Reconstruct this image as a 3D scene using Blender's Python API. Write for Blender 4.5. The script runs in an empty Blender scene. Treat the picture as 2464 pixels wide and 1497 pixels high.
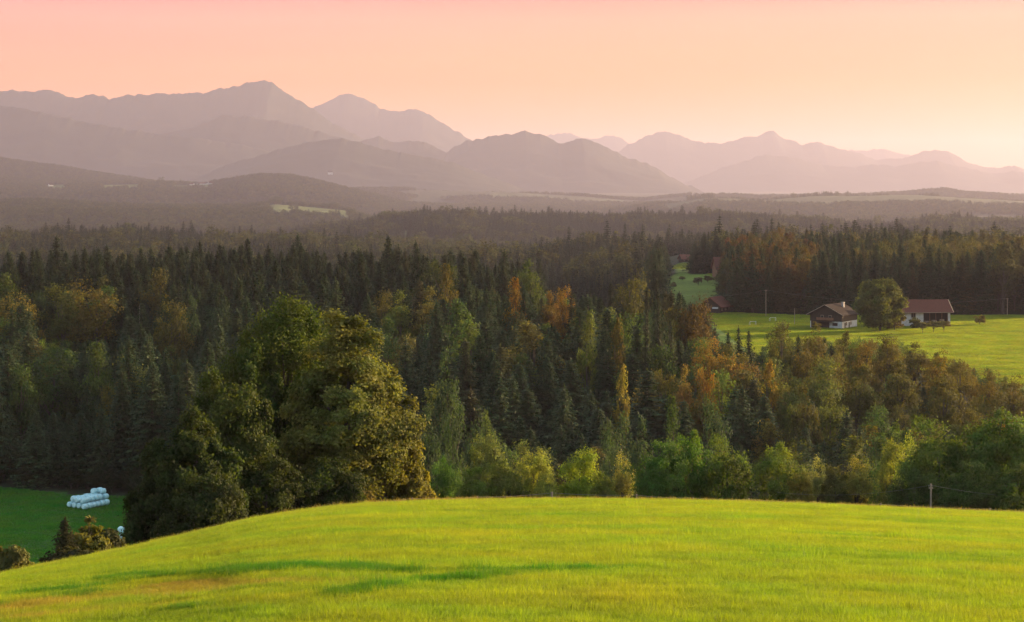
import bpy, math, numpy as np
from math import radians as R
SC = bpy.context.scene
rng = np.random.default_rng(7)

# ---------------------------------------------------------------- camera, sky, sun, exposure
# units: metres; the eye is the origin, +Y looks into the picture.  A picture column u and row v
# (2464 x 1497 grid) at distance d lie at X=(u-UC)/F*d, Z=(VH-v)/F*d.
F, UC, VH = 4598.0, 1232.0, 455.0
cam = bpy.data.cameras.new('camera')
cam.sensor_width = 36.0
cam.lens = 36.0 * F / 2464.0
cam.shift_y = -(748.5 - VH) / 2464.0
cam.clip_start, cam.clip_end = 0.5, 120000.0
camo = bpy.data.objects.new('camera', cam)
camo.rotation_euler = (R(90), 0, 0)
SC.collection.objects.link(camo)
SC.camera = camo

SUN_AZ, SUN_EL = 60.0, 8.5          # degrees to the right of the view axis, above the horizon
world = bpy.data.worlds.new('World'); SC.world = world; world.use_nodes = True
wn, wl = world.node_tree.nodes, world.node_tree.links
wn.clear()
w_out = wn.new('ShaderNodeOutputWorld'); w_bg = wn.new('ShaderNodeBackground')
w_bg.inputs[1].default_value = 0.15
sky = wn.new('ShaderNodeTexSky'); sky.sky_type = 'NISHITA'; sky.sun_disc = False
sky.sun_elevation = R(SUN_EL); sky.sun_rotation = R(SUN_AZ); sky.dust_density = 3.0; sky.air_density = 1.2
tc = wn.new('ShaderNodeTexCoord'); sep = wn.new('ShaderNodeSeparateXYZ')
wl.new(tc.outputs['Generated'], sep.inputs[0])
def mrange(a, lo, hi, t0=0.0, t1=1.0, smooth=False):
    n = wn.new('ShaderNodeMapRange'); n.inputs[1].default_value = lo; n.inputs[2].default_value = hi
    n.inputs[3].default_value = t0; n.inputs[4].default_value = t1
    if smooth: n.interpolation_type = 'SMOOTHSTEP'
    wl.new(a, n.inputs[0]); return n.outputs[0]
def wramp(fac, stops):
    n = wn.new('ShaderNodeValToRGB'); cr = n.color_ramp
    while len(cr.elements) < len(stops): cr.elements.new(0.5)
    for e, (p, c) in zip(cr.elements, stops): e.position = p; e.color = (*c, 1)
    wl.new(fac, n.inputs[0]); return n.outputs[0]
def wmix(fac, a, b, mode='MIX'):
    n = wn.new('ShaderNodeMix'); n.data_type = 'RGBA'; n.blend_type = mode
    if isinstance(fac, float): n.inputs[0].default_value = fac
    else: wl.new(fac, n.inputs[0])
    for s, v in ((6, a), (7, b)):
        if isinstance(v, tuple): n.inputs[s].default_value = (*v, 1)
        else: wl.new(v, n.inputs[s])
    return n.outputs[2]
SKYGAIN = 1.667
el = mrange(sep.outputs['Z'], 0.0, 0.11)
# evening glow band low over the mountains: pinker high and to the left, yellower low and to the right
glow_l = wramp(el, [(0.0, (1.4, .60, .10)), (0.5, (1.35, .47, .19)), (0.8, (1.2, .49, .35)), (.95, (1.1, .38, .34))])
glow_r = wramp(el, [(0.0, (1.0, .40, .03)), (0.5, (1.0, .42, .08)), (0.8, (1.05, .50, .28)), (1.0, (.85, .29, .26))])
azf = mrange(sep.outputs['X'], -0.27, 0.12, smooth=True)
glow = wmix(azf, glow_l, glow_r)
ns = wn.new('ShaderNodeTexNoise'); ns.inputs['Scale'].default_value = 3.0; ns.inputs['Detail'].default_value = 5
mp = wn.new('ShaderNodeMapping'); mp.inputs['Scale'].default_value = (1.5, 1.5, 22.0); wl.new(tc.outputs['Generated'], mp.inputs[0])
wl.new(mp.outputs[0], ns.inputs['Vector'])
cir = mrange(ns.outputs[0], .35, .75, .96, 1.07)
glow = wmix(1.0, glow, cir, 'MULTIPLY')
gsc = wn.new('ShaderNodeVectorMath'); gsc.operation = 'SCALE'; gsc.inputs[3].default_value = SKYGAIN
wl.new(glow, gsc.inputs[0])
up = mrange(sep.outputs['Z'], 0.10, 0.26, smooth=True)
nis = wmix(1.0, sky.outputs[0], (1.0, 1.0, 1.0), 'MULTIPLY')
wl.new(wmix(up, gsc.outputs[0], nis), w_bg.inputs[0])
wl.new(w_bg.outputs[0], w_out.inputs[0])

sl = bpy.data.lights.new('sun', 'SUN'); sl.energy = 5.0; sl.angle = R(0.6); sl.color = (1.0, 0.70, 0.40)
so = bpy.data.objects.new('sun', sl); SC.collection.objects.link(so)
so.rotation_euler = (R(90 - SUN_EL), 0, R(180 - SUN_AZ) + math.pi)
so.rotation_euler = (R(90 - SUN_EL), 0, R(-SUN_AZ) + math.pi)

SC.view_settings.view_transform = 'Standard'; SC.view_settings.look = 'None'
SC.view_settings.gamma = 1.0; SC.view_settings.exposure = 2.0
cy = SC.cycles
cy.max_bounces = 5; cy.diffuse_bounces = 2; cy.glossy_bounces = 1; cy.transmission_bounces = 3; cy.volume_bounces = 0
cy.transparent_max_bounces = 4; cy.use_denoising = True; cy.use_adaptive_sampling = True; cy.adaptive_threshold = 0.02
cy.caustics_reflective = False; cy.caustics_refractive = False

# ---------------------------------------------------------------- helpers
COL = SC.collection
def tag(o, label=None, cat=None, group=None, kind=None):
    if label: o['label'] = label
    if cat: o['category'] = cat
    if group: o['group'] = group
    if kind: o['kind'] = kind
    return o
def empty(name, loc, rz=0.0):
    o = bpy.data.objects.new(name, None); o.empty_display_size = 0.5
    COL.objects.link(o); o.location = loc; o.rotation_euler = (0, 0, rz); return o
def px(u, v, d): return np.array(((u - UC) / F * d, d, (VH - v) / F * d))

def _hash(i, j, s):
    n = (i.astype(np.int64) * 374761393 + j.astype(np.int64) * 668265263 + s * 974634777) & 0xffffffff
    n = ((n ^ (n >> 13)) * 1274126177) & 0xffffffff
    return ((n ^ (n >> 16)) & 0xffff) / 65535.0
def vnoise(x, y, s=0):
    x = np.asarray(x, float); y = np.asarray(y, float) + 0 * x
    i = np.floor(x); j = np.floor(y); fx = x - i; fy = y - j
    fx = fx * fx * (3 - 2 * fx); fy = fy * fy * (3 - 2 * fy)
    i = i.astype(np.int64); j = j.astype(np.int64)
    a = _hash(i, j, s); b = _hash(i + 1, j, s); c = _hash(i, j + 1, s); e = _hash(i + 1, j + 1, s)
    return (a + (b - a) * fx) * (1 - fy) + (c + (e - c) * fx) * fy
def fbm(x, y, s=0, n=4):
    t = 0; a = 0.5; f = 1.0
    for k in range(n):
        t = t + a * (vnoise(np.asarray(x) * f, np.asarray(y) * f, s + k) - .5) * 2; a *= .5; f *= 2.03
    return t

def mesh_np(name, V, quads=None, tris=None, mats=(), tone=None, midx=None, smooth=False, vcol=None):
    me = bpy.data.meshes.new(name)
    V = np.asarray(V, np.float32)
    q = np.zeros((0, 4), np.int32) if quads is None else np.asarray(quads, np.int32)
    t = np.zeros((0, 3), np.int32) if tris is None else np.asarray(tris, np.int32)
    me.vertices.add(len(V)); me.vertices.foreach_set('co', V.ravel())
    nl = q.size + t.size; npol = len(q) + len(t)
    me.loops.add(nl); me.loops.foreach_set('vertex_index', np.concatenate([q.ravel(), t.ravel()]))
    me.polygons.add(npol)
    ls = np.concatenate([np.arange(len(q)) * 4, q.size + np.arange(len(t)) * 3]).astype(np.int32)
    me.polygons.foreach_set('loop_start', ls)
    if midx is not None: me.polygons.foreach_set('material_index', np.asarray(midx, np.int32))
    me.polygons.foreach_set('use_smooth', np.full(npol, bool(smooth)))
    for m in mats: me.materials.append(m)
    if tone is not None:
        a = me.attributes.new('tone', 'FLOAT', 'FACE'); a.data.foreach_set('value', np.asarray(tone, np.float32))
    if vcol is not None:
        a = me.attributes.new('cover', 'FLOAT_COLOR', 'POINT'); a.data.foreach_set('color', np.asarray(vcol, np.float32).ravel())
    me.update(calc_edges=True); me.validate()
    return me
def obj(name, me, parent=None):
    o = bpy.data.objects.new(name, me); COL.objects.link(o)
    if parent is not None: o.parent = parent
    return o

class MB:
    """collects simple solids into one mesh"""
    def __init__(s): s.v = []; s.q = []; s.t = []; s.n = 0
    def add(s, V, q=(), t=()):
        s.v.append(np.asarray(V, float)); 
        if len(q): s.q.append(np.asarray(q, int) + s.n)
        if len(t): s.t.append(np.asarray(t, int) + s.n)
        s.n += len(V); return s
    def box(s, x0, x1, y0, y1, z0, z1):
        V = [(x, y, z) for z in (z0, z1) for y in (y0, y1) for x in (x0, x1)]
        return s.add(V, [(0, 2, 3, 1), (4, 5, 7, 6), (0, 1, 5, 4), (2, 6, 7, 3), (0, 4, 6, 2), (1, 3, 7, 5)])
    def tube(s, P, rad, n=6, cap=True):
        P = np.asarray(P, float); m = len(P); rad = np.broadcast_to(rad, (m,))
        T = np.gradient(P, axis=0); T /= np.linalg.norm(T, axis=1)[:, None] + 1e-9
        ref = np.array((0, 0, 1.0)) if abs(T[0][2]) < .8 else np.array((1.0, 0, 0))
        A = np.cross(T, ref); A /= np.linalg.norm(A, axis=1)[:, None] + 1e-9
        B = np.cross(T, A)
        an = np.arange(n) / n * 2 * math.pi
        V = (P[:, None] + rad[:, None, None] * (np.cos(an)[None, :, None] * A[:, None] + np.sin(an)[None, :, None] * B[:, None])).reshape(-1, 3)
        q = [(k * n + i, k * n + (i + 1) % n, (k + 1) * n + (i + 1) % n, (k + 1) * n + i) for k in range(m - 1) for i in range(n)]
        t = [(0, i + 1, i) for i in range(1, n - 1)] + [((m - 1) * n, (m - 1) * n + i, (m - 1) * n + i + 1) for i in range(1, n - 1)] if cap else []
        return s.add(V, q, t)
    def arrays(s):
        return (np.concatenate(s.v), np.concatenate(s.q) if s.q else np.zeros((0, 4), int), np.concatenate(s.t) if s.t else np.zeros((0, 3), int))
    def build(s, name, mat, parent=None, smooth=False):
        V, q, t = s.arrays()
        return obj(name, mesh_np(name, V, q, t, (mat,), smooth=smooth), parent)

# ---------------------------------------------------------------- materials
def newmat(name):
    m = bpy.data.materials.new(name); m.use_nodes = True; m.node_tree.nodes.clear()
    return m, m.node_tree.nodes, m.node_tree.links
def nmix(n, l, fac, a, b, mode='MIX'):
    x = n.new('ShaderNodeMix'); x.data_type = 'RGBA'; x.blend_type = mode
    if isinstance(fac, (int, float)): x.inputs[0].default_value = fac
    else: l.new(fac, x.inputs[0])
    for s, v in ((6, a), (7, b)):
        if isinstance(v, tuple): x.inputs[s].default_value = (*v, 1)
        else: l.new(v, x.inputs[s])
    return x.outputs[2]
def nrange(n, l, a, lo, hi, t0, t1):
    x = n.new('ShaderNodeMapRange'); x.inputs[1].default_value = lo; x.inputs[2].default_value = hi
    x.inputs[3].default_value = t0; x.inputs[4].default_value = t1; l.new(a, x.inputs[0]); return x.outputs[0]
def noise(n, l, scale, detail=4, src='Object', mapping=None):
    tcn = n.new('ShaderNodeTexCoord')
    if src == 'World':
        g = n.new('ShaderNodeNewGeometry'); v = g.outputs['Position']
    else: v = tcn.outputs[src]
    if mapping:
        mpn = n.new('ShaderNodeMapping'); mpn.inputs['Scale'].default_value = mapping; l.new(v, mpn.inputs[0]); v = mpn.outputs[0]
    x = n.new('ShaderNodeTexNoise'); x.inputs['Scale'].default_value = scale; x.inputs['Detail'].default_value = detail
    l.new(v, x.inputs['Vector']); return x.outputs[0]

def solid(name, c, c2=None, scale=2.0, rough=.8, spec=.3, src='Object', mapping=None, bump=0.0):
    m, n, l = newmat(name); o = n.new('ShaderNodeOutputMaterial'); b = n.new('ShaderNodeBsdfPrincipled')
    b.inputs['Roughness'].default_value = rough; b.inputs['Specular IOR Level'].default_value = spec
    f = noise(n, l, scale, 5, src, mapping)
    fr = nrange(n, l, f, .35, .65, 0, 1)
    c2 = c2 or tuple(x * .7 for x in c)
    l.new(nmix(n, l, fr, c, c2), b.inputs['Base Color'])
    if bump:
        bp = n.new('ShaderNodeBump'); bp.inputs['Strength'].default_value = bump; bp.inputs['Distance'].default_value = .05
        l.new(f, bp.inputs['Height']); l.new(bp.outputs[0], b.inputs['Normal'])
    l.new(b.outputs[0], o.inputs[0]); return m

def leafmat(name, inst, transl=.38, warm=(1.2, 1.12, .5), spec=.08, rough=.7):
    m, n, l = newmat(name); o = n.new('ShaderNodeOutputMaterial'); b = n.new('ShaderNodeBsdfPrincipled')
    b.inputs['Roughness'].default_value = rough; b.inputs['Specular IOR Level'].default_value = spec
    if inst:
        a = n.new('ShaderNodeAttribute'); a.attribute_type = 'INSTANCER'; a.attribute_name = 'col'; base = a.outputs['Color']
    else:
        a = n.new('ShaderNodeObjectInfo'); base = a.outputs['Color']
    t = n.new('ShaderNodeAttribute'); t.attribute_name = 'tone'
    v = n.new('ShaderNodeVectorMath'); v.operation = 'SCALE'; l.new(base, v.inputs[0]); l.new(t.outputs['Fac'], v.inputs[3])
    hs = n.new('ShaderNodeHueSaturation')
    hr = nrange(n, l, noise(n, l, .35 if not inst else .2, 3, 'World'), .3, .7, .475, .525); l.new(hr, hs.inputs['Hue'])
    l.new(v.outputs[0], hs.inputs['Color'])
    c = hs.outputs[0]
    l.new(c, b.inputs['Base Color'])
    tr = n.new('ShaderNodeBsdfTranslucent'); l.new(nmix(n, l, 1.0, c, warm, 'MULTIPLY'), tr.inputs[0])
    mx = n.new('ShaderNodeMixShader'); mx.inputs[0].default_value = transl
    l.new(b.outputs[0], mx.inputs[1]); l.new(tr.outputs[0], mx.inputs[2]); l.new(mx.outputs[0], o.inputs[0]); return m
M_LEAF = leafmat('foliage', False, .42, (1.25, 1.18, .42))
M_NEEDLE = leafmat('needles', False, .22)
M_LEAF_I = leafmat('foliage_massed', True, .42, (1.25, 1.18, .42))
M_NEEDLE_I = leafmat('needles_massed', True, .22)
M_GRASS_I = leafmat('grass_blades', True, .5, (1.15, 1.15, .4), .18, .6)
M_BARK = solid('bark', (.10, .085, .07), (.05, .042, .035), 4, .9, .1, mapping=(1, 1, .25))
M_BARK_PALE = solid('pale_bark', (.30, .26, .22), (.16, .13, .11), 3, .9, .1, mapping=(1, 1, .25))

def groundmat():
    m, n, l = newmat('ground'); o = n.new('ShaderNodeOutputMaterial'); b = n.new('ShaderNodeBsdfPrincipled')
    b.inputs['Roughness'].default_value = .95; b.inputs['Specular IOR Level'].default_value = .1
    a = n.new('ShaderNodeAttribute'); a.attribute_name = 'cover'
    f = nrange(n, l, noise(n, l, .5, 6, 'World'), .3, .7, .75, 1.25)
    g = nrange(n, l, noise(n, l, .03, 5, 'World', (1, .6, 1)), .3, .7, .8, 1.2)
    v = n.new('ShaderNodeVectorMath'); v.operation = 'SCALE'; l.new(a.outputs['Color'], v.inputs[0]); l.new(f, v.inputs[3])
    w = n.new('ShaderNodeVectorMath'); w.operation = 'SCALE'; l.new(v.outputs[0], w.inputs[0]); l.new(g, w.inputs[3])
    l.new(w.outputs[0], b.inputs['Base Color']); l.new(b.outputs[0], o.inputs[0])
    bp = n.new('ShaderNodeBump'); bp.inputs['Strength'].default_value = .8; bp.inputs['Distance'].default_value = .3
    l.new(noise(n, l, 1.2, 6, 'World'), bp.inputs['Height']); l.new(bp.outputs[0], b.inputs['Normal'])
    return m
M_GROUND = groundmat()
M_MOUNT = solid('mountain_forest', (.016, .022, .016), (.024, .028, .020), .0022, .95, .05, src='World')

# ---------------------------------------------------------------- terrain
RM_A = [0, 900, 1180, 1500, 1900, 2200, 2500, 3000, 3300, 3650, 4200, 4500, 5000, 5400, 6500, 8500, 12000, 46000]
RM_B = [0, 900, 1200, 1700, 2700, 3200, 4200, 5200, 6200, 6900, 8000, 8700, 9800, 10500, 11800, 12800, 14000, 46000]
def RM(d): return np.interp(d, RM_A, RM_B)
def RI(d): return np.interp(d, RM_B, RM_A)
CR_U = [-300, 0, 100, 300, 500, 640, 760, 860, 1050, 1250, 1450, 1650, 1850, 2050, 2250, 2464, 2900]
CR_V = [1460, 1390, 1367, 1327, 1282, 1248, 1230, 1219, 1211, 1207, 1206, 1208, 1214, 1221, 1231, 1240, 1262]
CD_U = [-300, 0, 300, 640, 860, 1050, 1250, 3300]
CD_V = [75, 95, 120, 145, 160, 168, 175, 178]
HB = 4.5
def crest(u):
    uu = np.asarray(u, float)
    s = 0
    for k in (-40, -20, 0, 20, 40): s = s + (np.interp(uu + k, CR_U, CR_V) - VH) / F
    return s / 5, np.interp(uu, CD_U, CD_V)
ROWS = [
 (240, [(0, -58), (300, -55), (640, -49.5), (1000, -46), (1500, -45), (2464, -45)]),
 (310, [(0, -67.5), (300, -67), (640, -62), (1000, -63), (1500, -61), (2464, -58)]),
 (380, [(0, -68), (600, -69), (1000, -72), (1700, -69), (2464, -66)]),
 (440, [(0, -68), (300, -67.8), (600, -69), (1000, -69), (1500, -66), (1700, -62), (2464, -58)]),
 (480, [(0, -66), (600, -65), (1000, -63), (1500, -58.5), (1700, -56.5), (2464, -54)]),
 (540, [(0, -62), (600, -60), (1000, -57), (1300, -54.5), (1700, -53.5), (2464, -53)]),
 (650, [(0, -55), (600, -53), (1300, -53), (2464, -53)]),
 (760, [(0, -52), (550, -48), (900, -51), (1300, -55), (1700, -53), (2464, -53)]),
 (900, [(0, -70), (600, -67), (1100, -66), (1500, -58), (1650, -52.5), (2464, -53)]),
 (1180, [(0, -80), (1100, -80), (1480, -74), (1620, -53), (1800, -52), (2464, -55)]),
 (1500, [(0, -82), (900, -80), (1250, -72), (1420, -66), (1560, -67), (1640, -60.5), (1900, -60), (2100, -58), (2464, -66)]),
 (1900, [(0, -63), (200, -61), (400, -62), (740, -64), (1100, -78), (1600, -80), (2000, -74), (2464, -68)]),
 (2200, [(0, -85), (700, -88), (1000, -86), (1600, -84), (2000, -78), (2464, -76)]),
 (2500, [(0, -95), (600, -95), (740, -72), (850, -60), (940, -52), (1030, -44), (1100, -46), (1150, -50), (1300, -51), (1800, -53), (1950, -60), (2100, -66), (2280, -58), (2464, -62)]),
 (3000, [(0, -72), (600, -70), (900, -85), (1500, -90), (2464, -80)]),
 (3300, [(0, -48), (300, -52), (600, -54), (660, -50), (830, -53), (900, -66), (1500, -95), (2464, -75)]),
 (3650, [(0, -36), (60, -35), (300, -45), (600, -50), (660, -41), (830, -52), (900, -76), (1500, -90), (1700, -70), (2464, -62)]),
 (4200, [(0, -55), (600, -60), (800, -75), (1500, -85), (1700, -45), (1850, -42), (2464, -42)]),
 (4500, [(0, -25), (500, -20), (600, -12), (700, -14), (800, -35), (950, -62), (1400, -75), (1700, -27), (1850, -31), (1950, -23), (2150, -21), (2300, -26), (2464, -34)]),
 (5000, [(0, 0), (450, -1), (500, 3), (560, 13), (620, 25), (665, 23), (700, 22), (750, 10), (800, -4), (850, -17), (900, -30), (980, -52), (1500, -60), (1700, -50), (2464, -60)]),
 (5400, [(0, 25), (110, 10), (450, 2), (620, -10), (950, -55), (1650, -55), (2464, -60)]),
 (6500, [(-300, 120), (0, 95), (150, 66), (330, 18), (420, -8), (700, -20), (950, -15), (1050, -14), (1250, -22), (1400, -34), (1550, -50), (1660, -28), (1850, -32), (2200, -22), (2270, -14), (2330, -26), (2464, -30)]),
 (8500, [(0, -30), (2464, -45)]),
 (12000, [(0, -30), (2464, -40)]),
 (46000, [(0, -60), (2464, -60)]),
]
RD = np.array([float(RM(r[0])) for r in ROWS])
RUS = [np.array(r[1], float) * (1, float(RM(r[0])) / r[0]) + (0, 19 * (float(RM(r[0])) / r[0] - 1) * (1000 < r[0] < 8000)) for r in ROWS]
def T(u, d):
    """ground height at picture column u and distance d (arrays)"""
    u = np.clip(np.asarray(u, float), -900, 3400); d = np.asarray(d, float) + 0 * u; u = u + 0 * d
    sc, dc = crest(u)
    near = -sc * d - HB * (1 - np.minimum(d / dc, 1.0)) ** 2
    stack = np.stack([np.interp(u, r[:, 0], r[:, 1]) for r in RUS])
    out = near.copy()
    zc = -sc * dc
    # behind the crest of the field
    t = np.clip((d - dc) / (RD[0] - dc), 0, 1)
    m = (d > dc) & (d <= RD[0])
    fall = zc + (stack[0] - zc) * t + -1.0 * t * (1 - t)
    # keep the roll-over smooth
    out = np.where(m, np.minimum(fall, zc - sc * (d - dc) * .9), out)
    for i in range(len(RD) - 1):
        m = (d > RD[i]) & (d <= RD[i + 1])
        if not m.any(): continue
        t = (d - RD[i]) / (RD[i + 1] - RD[i])
        ts = t * t * (3 - 2 * t) if RD[i] > 700 else t
        out = np.where(m, stack[i] + (stack[i + 1] - stack[i]) * ts, out)
    out = np.where(d > RD[-1], stack[-1], out)
    X = (u - UC) / F * d
    amp = np.interp(d, [0, 150, 260, 600, 1500, 4000, 10000], [.0, .06, .9, 1.2, 2, 8, 16])
    rdg = np.interp(d, [1500, 1900, 3600, 5000, 11000], [0, 7, 9, 14, 12])
    out = out + rdg * fbm(X / np.interp(d, [1500, 11000], [260, 1100]), np.log(d) * 9.0, 17, 3)
    wl_ = np.interp(d, [0, 260, 1500, 5000, 12000], [14, 40, 130, 350, 900])
    out = out + amp * fbm(X / wl_, d / wl_, 3, 3) * np.where((u > 1690) & (d > 540) & (d < 800), .25, 1)
    return out
def ground(u, d): return float(T(np.array([u]), np.array([d]))[0])
def at(u, d): 
    return ((u - UC) / F * d, d, ground(u, d))
def field_d(u, v):
    """distance on the near field seen at picture point (u, v)"""
    ds = np.linspace(22, float(crest(u)[1]), 300)
    vv = VH - T(np.full(300, u), ds) / ds * F
    return float(np.interp(-v, -vv, ds))

# land cover colours
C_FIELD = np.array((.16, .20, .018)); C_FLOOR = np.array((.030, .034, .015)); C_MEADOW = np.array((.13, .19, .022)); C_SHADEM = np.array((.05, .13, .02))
def meadow_mask(u, d):
    """1 where the ground is open grass"""
    u = np.asarray(u, float); d = RI(np.asarray(d, float))
    wb = np.where(d > 2800, 1.0, 0.0); wx = u + 0 * d; wy = d + 0 * u
    u = u + wb * 16 * fbm(wx / 22, wy / 90, 301, 3); d = d + wb * 110 * fbm(wx / 40, wy / 160, 302, 3)
    m = np.zeros(np.broadcast(u, d).shape, bool)
    sc, dc = crest(u)
    m |= d < dc + 6
    m |= (u < np.interp(d, [285, 330, 380, 420, 436], [200, 330, 420, 520, 300])) & (d > 285) & (d < np.interp(u, [-300, 0, 150, 300, 520], [445, 437, 427, 424, 421]))
    left = np.interp(d, [500, 540, 620, 700, 780, 850], [1640, 1706, 1702, 1690, 1685, 1680])
    front = np.interp(u, [1690, 1760, 1850, 2000, 2150, 2300, 2464, 2600], [600, 590, 575, 575, 570, 545, 512, 490])
    back = np.interp(u, [1600, 1700, 1780, 1900, 2464], [800, 815, 812, 800, 803])
    m |= (u > left) & (d > front) & (d < back)
    m |= (u > 1590) & (u < np.interp(d, [860, 1180], [1745, 1760])) & (d > 860) & (d < 1190)
    m |= (u > 1622) & (u < 1664) & (d > 1190) & (d < 1480)
    m |= (u > 645) & (u < 840) & (d > 3200) & (d < 3680)
    m |= (((u > 105) & (u < 163)) | ((u > 250) & (u < 335)) | ((u > 415) & (u < 505))) & (d > 4740) & (d < 5150)
    m |= (u > 1840) & (d > 4180) & (d < 4640)
    m |= (u > 1180) & (u < 1500) & (d > 5900) & (d < 6300)
    m |= (u > 1600) & (u < 1850) & (d > 4300) & (d < 4700)
    return m

def build_ground():
    us = np.concatenate([np.linspace(-900, -80, 18), np.linspace(-60, 2524, 230), np.linspace(2560, 3400, 18)])
    ds = np.concatenate([np.linspace(2, 22, 5), np.geomspace(26, 820, 260), np.geomspace(830, 46000, 210)])
    U, D = np.meshgrid(us, ds)
    Z = T(U, D)
    X = (U - UC) / F * D; Y = D
    V = np.stack([X, Y, Z], -1)
    cov = np.where(meadow_mask(U, D)[..., None], C_MEADOW, C_FLOOR)
    near = D < crest(U)[1] + 8
    cov = np.where(near[..., None], C_FIELD * .55, cov)
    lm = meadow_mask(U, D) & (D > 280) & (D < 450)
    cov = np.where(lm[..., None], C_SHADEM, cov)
    cov = np.where((meadow_mask(U, D) & (D > 4000))[..., None], np.where((U > 1100)[..., None], np.array((.055, .066, .026)), np.array((.10, .125, .032))), cov)
    cov = np.where(((D > 1750) & (D < 5200) & (fbm(X / 220, Y / 220, 51, 3) < -.34))[..., None], np.array((.085, .10, .035)), cov)
    tint = .75 + .5 * fbm(X / 60, Y / 60, 9, 3)[..., None]
    cov = cov * np.clip(tint, .5, 1.5)
    # the apron behind and beside the photographer
    nr, nc = U.shape
    idx = np.arange(nr * nc).reshape(nr, nc)
    q = np.stack([idx[:-1, :-1], idx[:-1, 1:], idx[1:, 1:], idx[1:, :-1]], -1).reshape(-1, 4)
    V = V.reshape(-1, 3); C = cov.reshape(-1, 3)
    z0 = V[:nc, 2].mean()
    ap = []
    aq = []
    b = len(V)
    xs = np.linspace(-260, 260, 40); ys = np.linspace(-200, 2.0, 20)
    AX, AY = np.meshgrid(xs, ys); AZ = z0 - .02 + 0 * AX - .1 * np.abs(AY)**.9 * .3
    ai = b + np.arange(AX.size).reshape(AX.shape)
    V = np.concatenate([V, np.stack([AX, AY, AZ], -1).reshape(-1, 3)]); C = np.concatenate([C, np.tile(C_FIELD * .55, (AX.size, 1))])
    q = np.concatenate([q, np.stack([ai[:-1, :-1], ai[:-1, 1:], ai[1:, 1:], ai[1:, :-1]], -1).reshape(-1, 4)])
    C = np.concatenate([C, np.ones((len(C), 1))], 1)
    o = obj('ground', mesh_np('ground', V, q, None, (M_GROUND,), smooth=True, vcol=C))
    tag(o, 'grassy hill falling to a wooded valley and hazy lowland', None, None, 'structure')
build_ground()

def mountain(name, label, pts, D, depth, base=-60, seed=0, rough=9, du=3.0, spur=.11):
    pts = np.array(pts, float)
    us = np.arange(pts[0, 0], pts[-1, 0] + .1, du)
    vv = np.interp(us, pts[:, 0], pts[:, 1])
    k = np.hanning(7); k /= k.sum()
    vs = np.convolve(np.pad(vv, 3, 'edge'), k, 'valid'); vv = np.where(np.abs(vs - vv) > 0, .5 * vs + .5 * vv, vv)
    zc = (VH - vv) / F * D
    jag = rough * fbm(us / 14, us * 0, seed, 5) * np.clip((zc - base) / 200, 0, 1)
    X = (us - UC) / F * D
    tv = np.concatenate([np.linspace(0, 1, 46), 1 + np.linspace(.05, 1, 14)])
    TT, XX = np.meshgrid(tv, X, indexing='ij'); ZC = np.broadcast_to(zc, TT.shape)
    up = np.where(TT <= 1, TT, 2 - TT)
    h = np.clip(up, 0, 1) ** 1.15
    nse = fbm(XX / (D * .02), TT * depth * .42 / (D * .02) + seed, seed + 5, 5)
    rid = 1 - np.abs(fbm(XX / (D * .035), TT * depth / (D * .05), seed + 11, 3)) * 2
    mod = up * (1 - up) * 4 * np.where(TT <= 1, 1, .4)
    Z = base + (ZC - base) * np.clip(h + spur * mod * (.5 * nse + .45 * (rid - .6)), 0, 1.0 - .02 * (1 - up))
    Z = Z + jag[None] * up ** 10
    Y = D + (TT - 1) * depth * .42
    nr, nc = TT.shape; idx = np.arange(nr * nc).reshape(nr, nc)
    q = np.stack([idx[:-1, :-1], idx[:-1, 1:], idx[1:, 1:], idx[1:, :-1]], -1).reshape(-1, 4)
    o = obj(name, mesh_np(name, np.stack([XX, Y, Z], -1).reshape(-1, 3), q, None, (M_MOUNT,), smooth=True))
    tag(o, label, None, None, 'structure')
mountain('mountains', 'broad dark wooded mountain with a long flat shoulder and a blunt summit',
  [(-420, 260), (-150, 228), (0, 218), (60, 216), (130, 220), (160, 228), (185, 237), (205, 230), (240, 230), (262, 237), (300, 231), (330, 226), (420, 224), (500, 224), (520, 217), (560, 208), (600, 200), (630, 195), (637, 192), (655, 197), (680, 216), (700, 231), (730, 248), (760, 268), (800, 295), (850, 322), (950, 372), (1060, 430), (1120, 470)], 20000, 5200, seed=1, rough=26)
mountain('mountains', 'paler pointed double peak behind the broad mountain',
  [(560, 440), (640, 330), (700, 285), (755, 258), (775, 250), (800, 240), (818, 228), (832, 224), (845, 226), (865, 233), (890, 243), (905, 252), (915, 264), (945, 267), (960, 269), (975, 266), (990, 263), (1020, 268), (1040, 280), (1060, 294), (1100, 317), (1135, 336), (1200, 372), (1290, 430), (1340, 475)], 25000, 5200, seed=2, rough=26)
mountain('mountains', 'low wooded ridge running down in front of the broad mountain',
  [(-420, 215), (-200, 235), (0, 255), (60, 262), (120, 274), (200, 292), (290, 309), (380, 322), (460, 330), (600, 352), (740, 390), (900, 440), (960, 475)], 16500, 3600, seed=3, rough=14)
mountain('mountains', 'rounded forested hill below the blunt summit',
  [(250, 400), (330, 338), (400, 318), (470, 305), (505, 291), (530, 277), (548, 274), (570, 280), (600, 279), (660, 290), (720, 300), (760, 314), (830, 334), (900, 362), (1000, 410), (1100, 470)], 17500, 4000, seed=4, rough=14)
mountain('mountains', 'long wooded spur sloping down to the plain',
  [(440, 440), (560, 392), (700, 352), (770, 338), (820, 333), (860, 340), (900, 353), (960, 367), (1040, 380), (1080, 388), (1150, 414), (1250, 452), (1320, 475)], 15000, 3000, seed=5, rough=14)
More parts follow.
